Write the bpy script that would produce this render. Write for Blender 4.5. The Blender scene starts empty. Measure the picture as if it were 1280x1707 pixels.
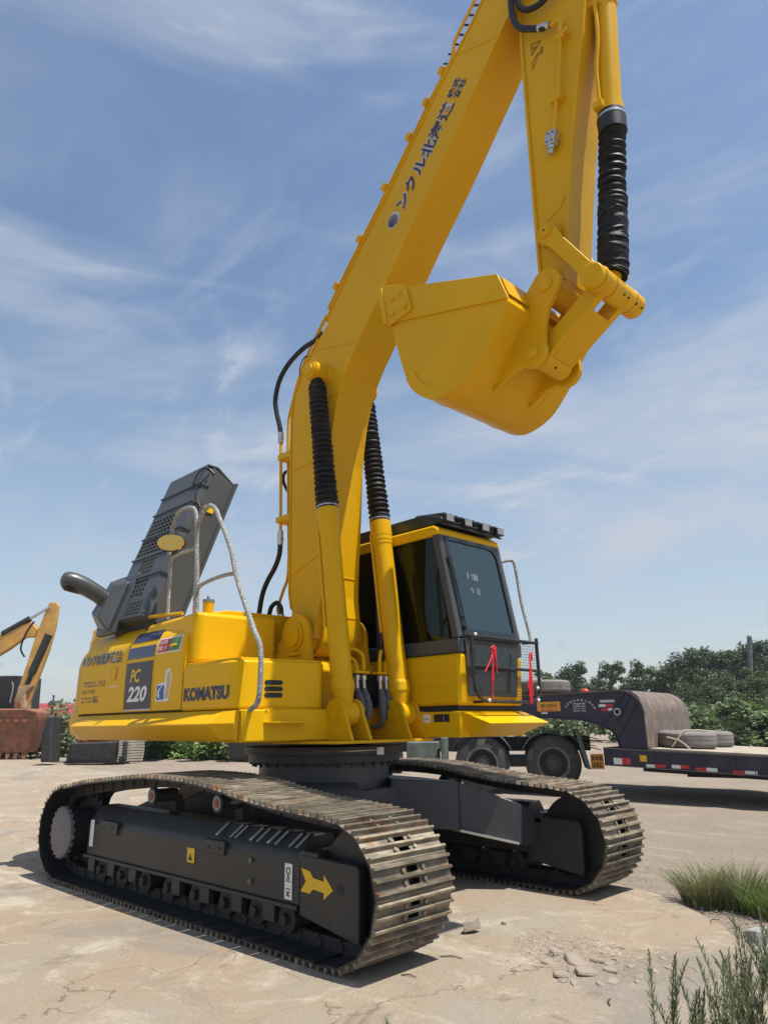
import bpy, bmesh, math, random
from mathutils import Vector, Matrix
random.seed(7)
rnd = random.Random(11)
S = bpy.context.scene
COL = S.collection
R = math.radians
PI = math.pi

# ------------------------------------------------------------------ camera
CAMP = Vector((5.3456, -4.706, 1.3522))
yaw, pitch, roll, FPX = 2.3371, 0.2872, -0.0137, 1197.8
cf = Vector((math.cos(pitch)*math.cos(yaw), math.cos(pitch)*math.sin(yaw), math.sin(pitch)))
cr = Vector((math.sin(yaw), -math.cos(yaw), 0)); cu = cr.cross(cf)
cr2 = cr*math.cos(roll)+cu*math.sin(roll); cu2 = -cr*math.sin(roll)+cu*math.cos(roll)
cam = bpy.data.cameras.new("camera"); camo = bpy.data.objects.new("camera", cam); COL.objects.link(camo)
M = Matrix((cr2, cu2, -cf)).transposed().to_4x4(); M.translation = CAMP
camo.matrix_world = M
cam.sensor_fit = 'VERTICAL'; cam.sensor_height = 36; cam.lens = FPX/1707*36
cam.clip_start = .05; cam.clip_end = 3000
S.camera = camo

# ------------------------------------------------------------------ sun and sky
SUNV = Vector((0.37, 0.10, 1.0)).normalized()
sl = bpy.data.lights.new("sun", 'SUN'); sl.energy = 5.0; sl.angle = R(.53); sl.color = (1, .955, .88)
so = bpy.data.objects.new("sun", sl); COL.objects.link(so)
so.rotation_euler = (-SUNV).to_track_quat('-Z', 'Y').to_euler(); so.location = (0, 0, 30)
W = bpy.data.worlds.new("World"); S.world = W; W.use_nodes = True
nt = W.node_tree; nt.nodes.clear()
def N(tree, t, **k):
    n = tree.nodes.new(t)
    for a, b in k.items(): setattr(n, a, b)
    return n
L = nt.links.new
sky = N(nt, 'ShaderNodeTexSky', sky_type='NISHITA'); sky.sun_disc = False
sky.sun_elevation = math.asin(SUNV.z); sky.sun_rotation = math.atan2(SUNV.x, SUNV.y)
sky.air_density = 1.25; sky.dust_density = .9; sky.ozone_density = 1.6; sky.altitude = 50
tc = N(nt, 'ShaderNodeTexCoord')
sep = N(nt, 'ShaderNodeSeparateXYZ'); L(tc.outputs['Generated'], sep.inputs[0])
# project the view direction onto a high cloud layer
mx = N(nt, 'ShaderNodeMath', operation='MAXIMUM'); L(sep.outputs['Z'], mx.inputs[0]); mx.inputs[1].default_value = 0.0
ad = N(nt, 'ShaderNodeMath', operation='ADD'); L(mx.outputs[0], ad.inputs[0]); ad.inputs[1].default_value = .16
dv = N(nt, 'ShaderNodeVectorMath', operation='DIVIDE')
cb = N(nt, 'ShaderNodeCombineXYZ')
for i in range(3): L(ad.outputs[0], cb.inputs[i])
L(tc.outputs['Generated'], dv.inputs[0]); L(cb.outputs[0], dv.inputs[1])
def cloud(scale, rotz, stretch, detail, lo, hi, off, dist=.4, rough=.55):
    mp = N(nt, 'ShaderNodeMapping'); mp.inputs['Rotation'].default_value = (0, 0, R(rotz))
    mp.inputs['Scale'].default_value = (stretch[0], stretch[1], 0.02); mp.inputs['Location'].default_value = off
    L(dv.outputs[0], mp.inputs[0])
    nz = N(nt, 'ShaderNodeTexNoise'); nz.inputs['Scale'].default_value = scale; nz.inputs['Detail'].default_value = detail
    nz.inputs['Distortion'].default_value = dist; nz.inputs['Roughness'].default_value = rough
    L(mp.outputs[0], nz.inputs['Vector'])
    mr = N(nt, 'ShaderNodeMapRange', interpolation_type='SMOOTHSTEP'); mr.inputs['From Min'].default_value = lo; mr.inputs['From Max'].default_value = hi
    L(nz.outputs['Fac'], mr.inputs['Value'])
    return mr.outputs[0]
c1 = cloud(1.15, 48, (1, 1.9), 5, .44, .80, (2.3, .7, 0), .7)
c2 = cloud(2.6, 20, (1, 2.2), 8, .50, .78, (5.1, 3.2, 0), .7, .6)
c3 = cloud(.55, 60, (1, 1.5), 3, .35, .70, (1.5, 4.2, 0), .3)
def streak(scale, st, lo, hi, off, dist):
    mp = N(nt, 'ShaderNodeMapping'); mp.inputs['Scale'].default_value = st; mp.inputs['Location'].default_value = off; mp.inputs['Rotation'].default_value = (R(5), R(-6), 0)
    L(tc.outputs['Generated'], mp.inputs[0]); nz = N(nt, 'ShaderNodeTexNoise'); nz.inputs['Scale'].default_value = scale; nz.inputs['Detail'].default_value = 7; nz.inputs['Distortion'].default_value = dist; nz.inputs['Roughness'].default_value = .55
    L(mp.outputs[0], nz.inputs['Vector']); mr = N(nt, 'ShaderNodeMapRange', interpolation_type='SMOOTHSTEP'); mr.inputs['From Min'].default_value = lo; mr.inputs['From Max'].default_value = hi; L(nz.outputs['Fac'], mr.inputs['Value']); return mr.outputs[0]
c4 = streak(1.6, (1, 1, 4.6), .46, .70, (.3, 2.2, .9), .5)
c5 = streak(4.2, (1, 1, 5.5), .50, .72, (1.3, .2, 2.9), .9)
def mth(op, a, b, clamp=False):
    m = N(nt, 'ShaderNodeMath', operation=op); m.use_clamp = clamp
    for i, v in enumerate((a, b)):
        if isinstance(v, (int, float)): m.inputs[i].default_value = v
        else: L(v, m.inputs[i])
    return m.outputs[0]
hz = N(nt, 'ShaderNodeMapRange', interpolation_type='SMOOTHSTEP'); L(sep.outputs['Z'], hz.inputs['Value'])
hz.inputs['From Min'].default_value = .02; hz.inputs['From Max'].default_value = .56
hz.inputs['To Min'].default_value = 1; hz.inputs['To Max'].default_value = .0
veil = mth('ADD', mth('MULTIPLY', c1, .35), mth('MULTIPLY', mth('MULTIPLY', c2, c3), 1.25))
veil = mth('ADD', veil, mth('ADD', mth('MULTIPLY', c4, .55), mth('MULTIPLY', mth('MULTIPLY', c4, c5), .35)))
veil = mth('MULTIPLY', veil, .95)
c6 = streak(13, (1, 1, 1.7), .60, .68, (4.1, 1.2, .3), .2)
lowm = N(nt, 'ShaderNodeMapRange', interpolation_type='SMOOTHSTEP'); L(sep.outputs['Z'], lowm.inputs['Value'])
lowm.inputs['From Min'].default_value = .22; lowm.inputs['From Max'].default_value = .12
veil = mth('ADD', veil, mth('MULTIPLY', mth('MULTIPLY', c6, lowm.outputs[0]), .5))
veil = mth('ADD', veil, mth('MULTIPLY', hz.outputs[0], .45), True)
mixc = N(nt, 'ShaderNodeMixRGB'); L(veil, mixc.inputs['Fac']); L(sky.outputs[0], mixc.inputs['Color1'])
mixc.inputs['Color2'].default_value = (3.9, 4.35, 5.1, 1)
bg = N(nt, 'ShaderNodeBackground'); bg.inputs['Strength'].default_value = .112
L(mixc.outputs[0], bg.inputs['Color'])
wo = N(nt, 'ShaderNodeOutputWorld'); L(bg.outputs[0], wo.inputs[0])
S.view_settings.view_transform = 'Standard'; S.view_settings.look = 'None'
S.view_settings.exposure = 0.30; S.view_settings.gamma = 1
S.view_settings.use_curve_mapping = False

# ------------------------------------------------------------------ materials
MATS = {}
def mat(name, col, rough=.5, metal=0., bump=0., bscale=30., var=0., vscale=3., col2=None, coat=0., spec=.5, c2scale=6., lo=.5, hi=.65, trans=0., detail=6.):
    if name in MATS: return MATS[name]
    m = bpy.data.materials.new(name); m.use_nodes = True; t = m.node_tree; l = t.links.new
    b = t.nodes['Principled BSDF']; b.inputs['Roughness'].default_value = rough; b.inputs['Metallic'].default_value = metal
    b.inputs['Coat Weight'].default_value = coat; b.inputs['Coat Roughness'].default_value = .08
    b.inputs['Specular IOR Level'].default_value = spec
    if trans: b.inputs['Transmission Weight'].default_value = trans
    co = N(t, 'ShaderNodeTexCoord').outputs['Object']
    rgb = N(t, 'ShaderNodeRGB'); rgb.outputs[0].default_value = (*col, 1); out = rgb.outputs[0]
    if var:
        nz = N(t, 'ShaderNodeTexNoise'); nz.inputs['Scale'].default_value = vscale; nz.inputs['Detail'].default_value = detail; l(co, nz.inputs['Vector'])
        mr = N(t, 'ShaderNodeMapRange'); l(nz.outputs['Fac'], mr.inputs['Value']); mr.inputs['From Min'].default_value = .3; mr.inputs['From Max'].default_value = .7
        mr.inputs['To Min'].default_value = 1-var; mr.inputs['To Max'].default_value = 1+var
        hs = N(t, 'ShaderNodeHueSaturation'); l(mr.outputs[0], hs.inputs['Value']); l(out, hs.inputs['Color']); out = hs.outputs[0]
    if col2:
        n2 = N(t, 'ShaderNodeTexNoise'); n2.inputs['Scale'].default_value = c2scale; n2.inputs['Detail'].default_value = 9; n2.inputs['Roughness'].default_value = .65; l(co, n2.inputs['Vector'])
        m2 = N(t, 'ShaderNodeMapRange'); l(n2.outputs['Fac'], m2.inputs['Value']); m2.inputs['From Min'].default_value = lo; m2.inputs['From Max'].default_value = hi
        mm = N(t, 'ShaderNodeMixRGB'); l(m2.outputs[0], mm.inputs['Fac']); l(out, mm.inputs['Color1']); mm.inputs['Color2'].default_value = (*col2, 1); out = mm.outputs[0]
    l(out, b.inputs['Base Color'])
    if bump:
        n3 = N(t, 'ShaderNodeTexNoise'); n3.inputs['Scale'].default_value = bscale; n3.inputs['Detail'].default_value = 5; l(co, n3.inputs['Vector'])
        bp = N(t, 'ShaderNodeBump'); bp.inputs['Strength'].default_value = bump; bp.inputs['Distance'].default_value = .01; l(n3.outputs['Fac'], bp.inputs['Height']); l(bp.outputs[0], b.inputs['Normal'])
    MATS[name] = m; return m
YEL = mat('yellow_paint', (.65, .362, .003), .36, bump=.05, bscale=9, var=.06, vscale=1.2, spec=.16)
YEL2 = mat('yellow_body_panel', (.73, .415, .003), .38, bump=.03, bscale=5, var=.03, vscale=1.5, spec=.13)
GREY = mat('charcoal_paint', (.030, .029, .028), .45, spec=.4, bump=.1, bscale=30, var=.12, vscale=4, col2=(.070, .060, .048), c2scale=3.5, lo=.58, hi=.85)
BLK = mat('black_steel', (.016, .016, .018), .45, bump=.1, var=.15)
RUB = mat('black_rubber', (.011, .011, .012), .42, bump=.15, bscale=60, spec=.35)
BOOT = mat('boot_rubber', (.008, .008, .009), .55, bump=.5, bscale=35, spec=.3)
SHOE = mat('worn_track_steel', (.235, .195, .135), .62, metal=.1, bump=.6, bscale=45, var=.35, vscale=9, col2=(.22, .09, .035), c2scale=6, lo=.54, hi=.68)
_t = SHOE.node_tree; _b = _t.nodes['Principled BSDF']; _src = _b.inputs['Base Color'].links[0].from_socket
_oi = N(_t, 'ShaderNodeObjectInfo'); _mr = N(_t, 'ShaderNodeMapRange'); _t.links.new(_oi.outputs['Random'], _mr.inputs[0]); _mr.inputs['To Min'].default_value = .68; _mr.inputs['To Max'].default_value = 1.22
_co = N(_t, 'ShaderNodeTexCoord'); _va = N(_t, 'ShaderNodeVectorMath', operation='ADD'); _vs = N(_t, 'ShaderNodeVectorMath', operation='SCALE'); _vs.inputs['Scale'].default_value = 40
_cx = N(_t, 'ShaderNodeCombineXYZ')
for _i in range(3): _t.links.new(_oi.outputs['Random'], _cx.inputs[_i])
_t.links.new(_cx.outputs[0], _vs.inputs[0]); _t.links.new(_co.outputs['Object'], _va.inputs[0]); _t.links.new(_vs.outputs[0], _va.inputs[1])
for _n in _t.nodes:
    if _n.type == 'TEX_NOISE': _t.links.new(_va.outputs[0], _n.inputs['Vector'])
_mp = N(_t, 'ShaderNodeMapping'); _mp.inputs['Scale'].default_value = (22, 5, 22); _t.links.new(_va.outputs[0], _mp.inputs[0])
_nz = N(_t, 'ShaderNodeTexNoise'); _nz.inputs['Scale'].default_value = 1; _nz.inputs['Detail'].default_value = 6; _t.links.new(_mp.outputs[0], _nz.inputs['Vector'])
_m2 = N(_t, 'ShaderNodeMapRange'); _t.links.new(_nz.outputs['Fac'], _m2.inputs[0]); _m2.inputs['From Min'].default_value = .42; _m2.inputs['From Max'].default_value = .62; _m2.inputs['To Min'].default_value = .62; _m2.inputs['To Max'].default_value = 1.12
_mm = N(_t, 'ShaderNodeMath', operation='MULTIPLY'); _t.links.new(_mr.outputs[0], _mm.inputs[0]); _t.links.new(_m2.outputs[0], _mm.inputs[1])
_hs = N(_t, 'ShaderNodeHueSaturation'); _t.links.new(_src, _hs.inputs['Color']); _t.links.new(_mm.outputs[0], _hs.inputs['Value']); _t.links.new(_hs.outputs[0], _b.inputs['Base Color'])
SHOED = mat('dusty_chain_steel', (.020, .018, .017), .65, bump=.5, bscale=40, var=.3, vscale=9)
CHR = mat('zinc_steel', (.55, .55, .53), .3, metal=.8, var=.1)
HOODM = mat('grey_hood_plastic', (.062, .066, .068), .42, bump=.12, bscale=80, var=.06, vscale=2)
HOODD = mat('grey_duct_plastic', (.050, .054, .054), .35, var=.08, vscale=4)
WRAP = mat('speckled_rail_wrap', (.20, .205, .195), .75, bump=.7, bscale=110, var=.12, vscale=20, col2=(.62, .62, .58), c2scale=75, lo=.50, hi=.62)
DFILL = mat('dark_filler', (.01, .01, .011), .6)  # near-black filler for holes, gaps and the added panel behind the hood vents
STRIPE = mat('blue_black_stripe', (.020, .021, .075), .25, coat=.3, var=.2, vscale=3)
DEC = mat('black_decal', (.020, .020, .022), .35)
NAVY = mat('navy_lettering', (.03, .025, .06), .4)
WHT = mat('white_lettering', (.72, .72, .70), .45)
YTX = mat('yellow_lettering', (.75, .45, .01), .45)
RED = mat('red_decal', (.55, .03, .03), .5)
GRN = mat('green_decal', (.10, .22, .09), .5)
BLU = mat('blue_decal', (.02, .10, .35), .45)
SIL = mat('silver_backing', (.50, .50, .49), .45)
ORG = mat('orange_decal', (.75, .33, .03), .5)
REDR = mat('red_rope', (.72, .012, .03), .6, bump=.4, bscale=120)
SLEEVE = mat('grey_hose_sleeve', (.10, .105, .12), .8, bump=.8, bscale=60, var=.3, vscale=30)
LENS = mat('lamp_lens', (.22, .23, .23), .12, coat=.5, var=.1, vscale=20)
CREAM = mat('faded_orange_paint', (.55, .30, .07), .5, var=.15, vscale=3, col2=(.25, .14, .06), c2scale=4, lo=.55, hi=.8)
RUSTB = mat('rusty_bucket_steel', (.24, .095, .05), .8, bump=.5, bscale=20, var=.3, vscale=5, col2=(.13, .085, .06), c2scale=3)
REDT = mat('worn_red_tank', (.30, .045, .04), .6, var=.2, vscale=3, col2=(.40, .22, .18), c2scale=5, lo=.56, hi=.75)
PURP = mat('dusty_indigo_paint', (.022, .021, .042), .55, bump=.1, var=.2, vscale=2, col2=(.09, .08, .08), c2scale=3, lo=.55, hi=.85)
TDARK = mat('dark_chassis_steel', (.022, .024, .025), .7, bump=.3, var=.3, vscale=5, col2=(.06, .05, .04), c2scale=6, lo=.5, hi=.8)
GOOSE = mat('worn_gooseneck_plate', (.15, .12, .105), .8, spec=.25, bump=.25, var=.2, vscale=6, col2=(.28, .20, .14), c2scale=4, lo=.5, hi=.72)
WOOD = mat('dusty_deck_boards', (.36, .31, .24), .85, bump=.5, bscale=18, var=.25, vscale=5)
TYRE = mat('dusty_tyre_rubber', (.045, .043, .042), .8, bump=.3, bscale=30, var=.25, vscale=6, col2=(.12, .11, .10), c2scale=4, lo=.5, hi=.8)
TYREL = mat('pale_dusty_tyre', (.17, .155, .14), .85, bump=.4, bscale=30, var=.25, vscale=6)
RIM = mat('worn_rim', (.20, .18, .17), .5, metal=.2, var=.3, vscale=8)
MUDG = mat('torn_mudguard', (.11, .13, .11), .7, bump=.4, var=.3, vscale=5)
POLE = mat('weathered_pole', (.10, .12, .11), .8, bump=.3, var=.2, vscale=3)
CONC = mat('broken_concrete', (.29, .24, .19), .9, bump=.7, bscale=25, var=.15, vscale=6, col2=(.22, .165, .125), c2scale=5)
CONCL = mat('pale_concrete', (.30, .29, .265), .9, bump=.7, bscale=25, var=.15, vscale=6)
BARK = mat('bark', (.09, .07, .05), .9, bump=.8, bscale=20, var=.3)
def glass(name, tint, rough=.02, mixf=.25):
    m = bpy.data.materials.new(name); m.use_nodes = True; t = m.node_tree; t.nodes.clear(); l = t.links.new
    tr = N(t, 'ShaderNodeBsdfTransparent'); tr.inputs[0].default_value = (*tint, 1)
    gl = N(t, 'ShaderNodeBsdfGlossy'); gl.inputs['Roughness'].default_value = rough; gl.inputs['Color'].default_value = (.62, .74, .66, 1)
    fr = N(t, 'ShaderNodeFresnel'); fr.inputs[0].default_value = 1.5
    ma = N(t, 'ShaderNodeMath', operation='ADD'); ma.inputs[1].default_value = mixf; l(fr.outputs[0], ma.inputs[0])
    mi = N(t, 'ShaderNodeMixShader'); l(ma.outputs[0], mi.inputs[0]); l(tr.outputs[0], mi.inputs[1]); l(gl.outputs[0], mi.inputs[2])
    o = N(t, 'ShaderNodeOutputMaterial'); l(mi.outputs[0], o.inputs[0]); return m
GLS = glass('tinted_side_glass', (.035, .03, .026), .02, .0)
GLF = glass('greenish_windscreen', (.36, .48, .42), .12, .17)
def leafmat(name, c, c2, scale=.8):
    m = bpy.data.materials.new(name); m.use_nodes = True; t = m.node_tree; l = t.links.new
    b = t.nodes['Principled BSDF']; b.inputs['Roughness'].default_value = .55; b.inputs['Specular IOR Level'].default_value = .3
    g = N(t, 'ShaderNodeNewGeometry')
    oi = N(t, 'ShaderNodeObjectInfo')
    rp = N(t, 'ShaderNodeMixRGB'); l(g.outputs['Random Per Island'], rp.inputs[0]); rp.inputs[1].default_value = (*c, 1); rp.inputs[2].default_value = (*c2, 1)
    hs = N(t, 'ShaderNodeHueSaturation'); l(rp.outputs[0], hs.inputs['Color'])
    mr = N(t, 'ShaderNodeMapRange'); l(oi.outputs['Random'], mr.inputs[0]); mr.inputs['To Min'].default_value = .75; mr.inputs['To Max'].default_value = 1.2
    l(mr.outputs[0], hs.inputs['Value'])
    l(hs.outputs[0], b.inputs['Base Color'])
    tl = N(t, 'ShaderNodeBsdfTranslucent'); l(hs.outputs[0], tl.inputs['Color'])
    ms = N(t, 'ShaderNodeMixShader'); ms.inputs[0].default_value = .25; l(b.outputs[0], ms.inputs[1]); l(tl.outputs[0], ms.inputs[2])
    l(ms.outputs[0], t.nodes['Material Output'].inputs[0]); return m
LEAFD = leafmat('dark_tree_leaves', (.048, .074, .034), (.095, .125, .058))
LEAFM = leafmat('mid_tree_leaves', (.080, .115, .045), (.14, .175, .075))
LEAFB = leafmat('bush_leaves', (.085, .135, .05), (.26, .31, .17))
LEAFY = leafmat('yellow_green_leaves', (.09, .16, .03), (.20, .28, .08))
GRASS = leafmat('grass_blades', (.13, .18, .055), (.38, .35, .19))
GRASS2 = leafmat('fresh_grass_blades', (.16, .25, .06), (.32, .38, .14))
WEED = leafmat('weed_needles', (.09, .125, .055), (.22, .24, .13))

# ------------------------------------------------------------------ mesh helpers
def NB(): return bmesh.new()
def box(b, x0, x1, y0, y1, z0, z1, mtx=None):
    vs = [Vector((x, y, z)) for x in (x0, x1) for y in (y0, y1) for z in (z0, z1)]
    if mtx: vs = [mtx @ v for v in vs]
    v = [b.verts.new(q) for q in vs]
    for f in ((0, 1, 3, 2), (4, 6, 7, 5), (0, 4, 5, 1), (2, 3, 7, 6), (0, 2, 6, 4), (1, 5, 7, 3)): b.faces.new([v[i] for i in f])
def hull8(b, A, B):
    """solid between quad A and quad B (matching corner order)"""
    a = [b.verts.new(q) for q in A]; c = [b.verts.new(q) for q in B]; n = len(a)
    b.faces.new(a[::-1]); b.faces.new(c)
    for i in range(n): b.faces.new((a[i], a[(i+1) % n], c[(i+1) % n], c[i]))
def prism(b, prof, y0, y1, axis='y', off0=None):
    """prof: list of 2D points; axis y -> (x,z), axis x -> (y,z), axis z -> (x,y)"""
    def P(p, t):
        return {'y': (p[0], t, p[1]), 'x': (t, p[0], p[1]), 'z': (p[0], p[1], t)}[axis]
    hull8(b, [P(p, y0) for p in prof], [P(p, y1) for p in prof])
def frame_of(d):
    d = d.normalized(); u = Vector((0, 0, 1)) if abs(d.z) < .9 else Vector((1, 0, 0))
    e1 = d.cross(u).normalized(); return e1, d.cross(e1)
def rings(b, pts, rads, seg=12, cap=True):
    """surface of rings along a polyline"""
    pts = [Vector(p) for p in pts]; n = len(pts)
    if not hasattr(rads, '__len__'): rads = [rads]*n
    prev = None; rr = []
    e1 = None
    for i, p in enumerate(pts):
        if i == 0: d = pts[1]-pts[0]
        elif i == n-1: d = pts[-1]-pts[-2]
        else: d = (pts[i+1]-pts[i]).normalized()+(pts[i]-pts[i-1]).normalized()
        if d.length < 1e-9: d = pts[min(i+1, n-1)]-pts[i-1]
        d.normalize()
        if e1 is None: e1, e2 = frame_of(d)
        else:
            e1 = (e1-d*e1.dot(d)).normalized(); o2 = e2; e2 = d.cross(e1)
            if e2.dot(o2) < 0: e2 = -e2
        rr.append([b.verts.new(p+(e1*math.cos(2*PI*k/seg)+e2*math.sin(2*PI*k/seg))*rads[i]) for k in range(seg)])
    for a, c in zip(rr[:-1], rr[1:]):
        for k in range(seg): b.faces.new((a[k], a[(k+1) % seg], c[(k+1) % seg], c[k]))
    if cap: b.faces.new(rr[0][::-1]); b.faces.new(rr[-1])
def cyl(b, p0, p1, r, seg=20, r2=None): rings(b, [p0, p1], [r, r if r2 is None else r2], seg)
def ring_disc(b, p0, p1, ro, ri, seg=28):
    p0, p1 = Vector(p0), Vector(p1); e1, e2 = frame_of(p1-p0); Rr = []
    for p, r in ((p0, ro), (p1, ro), (p1, ri), (p0, ri)):
        Rr.append([b.verts.new(p+(e1*math.cos(2*PI*k/seg)+e2*math.sin(2*PI*k/seg))*r) for k in range(seg)])
    for i in range(4):
        a, c = Rr[i], Rr[(i+1) % 4]
        for k in range(seg): b.faces.new((a[k], a[(k+1) % seg], c[(k+1) % seg], c[k]))
def smooth(pts, n=6, closed=False):
    """Catmull-Rom"""
    P = [Vector(p) for p in pts]; out = []; m = len(P)
    for i in range(m if closed else m-1):
        if closed: a, c, d, e = P[i-1], P[i], P[(i+1) % m], P[(i+2) % m]
        else: a, c, d, e = P[max(i-1, 0)], P[i], P[i+1], P[min(i+2, m-1)]
        for k in range(n):
            t = k/n
            out.append(.5*((2*c)+(-a+d)*t+(2*a-5*c+4*d-e)*t*t+(-a+3*c-3*d+e)*t**3))
    if not closed: out.append(P[-1])
    return out
def tube(b, pts, r, seg=10, sm=6):
    rings(b, smooth(pts, sm) if sm else pts, r, seg)
def fin(b, name, m, smooth_angle=35):
    bmesh.ops.recalc_face_normals(b, faces=b.faces)
    me = bpy.data.meshes.new(name); b.to_mesh(me); b.free()
    if isinstance(m, (list, tuple)):
        for q in m: me.materials.append(q)
    else: me.materials.append(m)
    if smooth_angle:
        me.polygons.foreach_set('use_smooth', [True]*len(me.polygons)); me.set_sharp_from_angle(angle=R(smooth_angle))
    me.update(); return me
def link(name, me, parent=None, bev=0., label=None, kind=None):
    o = bpy.data.objects.new(name, me); COL.objects.link(o)
    if parent is not None: o.parent = parent
    if bev:
        md = o.modifiers.new('bevel', 'BEVEL'); md.width = bev; md.segments = 2; md.limit_method = 'ANGLE'; md.angle_limit = R(38); md.harden_normals = False
        wn = o.modifiers.new('weighted', 'WEIGHTED_NORMAL'); wn.keep_sharp = True; wn.weight = 80
    if label: o['label'] = label
    if kind: o['kind'] = kind
    return o
def part(name, b, m, parent=None, bev=0., label=None, kind=None, sa=35): return link(name, fin(b, name, m, sa), parent, bev, label, kind)
def tag(o, label, cat, group=None):
    o['label'] = label; o['category'] = cat
    if group: o['group'] = group
    return o
def empty(name, loc=(0, 0, 0), rz=0, parent=None):
    o = bpy.data.objects.new(name, None); COL.objects.link(o); o.location = loc; o.rotation_euler = (0, 0, rz); o.empty_display_size = .2
    if parent: o.parent = parent
    return o
def struct(o): o['kind'] = 'structure'; return o
def text(name, body, m, parent, origin, xdir, ydir, size, wid=None, bold=0., shear=0., depth=.0012, align='LEFT', space=1.0):
    """flat lettering laid on a surface: xdir = reading direction, ydir = up of the letters"""
    c = bpy.data.curves.new(name, 'FONT'); c.body = body; c.size = 1; c.offset = bold; c.shear = shear; c.extrude = 0; c.align_x = align; c.space_character = space
    c.resolution_u = 3
    tmp = bpy.data.objects.new('tmp_text', c); COL.objects.link(tmp)
    dg = bpy.context.evaluated_depsgraph_get(); me = bpy.data.meshes.new_from_object(tmp.evaluated_get(dg))
    bpy.data.objects.remove(tmp)
    xs = [v.co.x for v in me.vertices]; ys = [v.co.y for v in me.vertices]
    w0, h0 = max(xs)-min(xs), max(ys)-min(ys); x0 = min(xs); y0 = min(ys)
    X = Vector(xdir).normalized(); Y = Vector(ydir).normalized(); Z = X.cross(Y)
    sy = size/h0; sx = (wid/w0) if wid else sy
    O = Vector(origin)
    for v in me.vertices: v.co = O+X*((v.co.x-x0)*sx)+Y*((v.co.y-y0)*sy)+Z*(v.co.z+depth)
    me.materials.clear(); me.materials.append(m); me.name = name
    return link(name, me, parent)
def decal(name, m, parent, O, X, Y, w, h, depth=.003, pts=None):
    b = NB(); O, X, Y = Vector(O), Vector(X).normalized(), Vector(Y).normalized(); Z = X.cross(Y)
    q = pts or [(0, 0), (w, 0), (w, h), (0, h)]
    A = [O+X*p[0]+Y*p[1] for p in q]; hull8(b, A, [a+Z*depth for a in A])
    return part(name, b, m, parent, sa=0)

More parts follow.
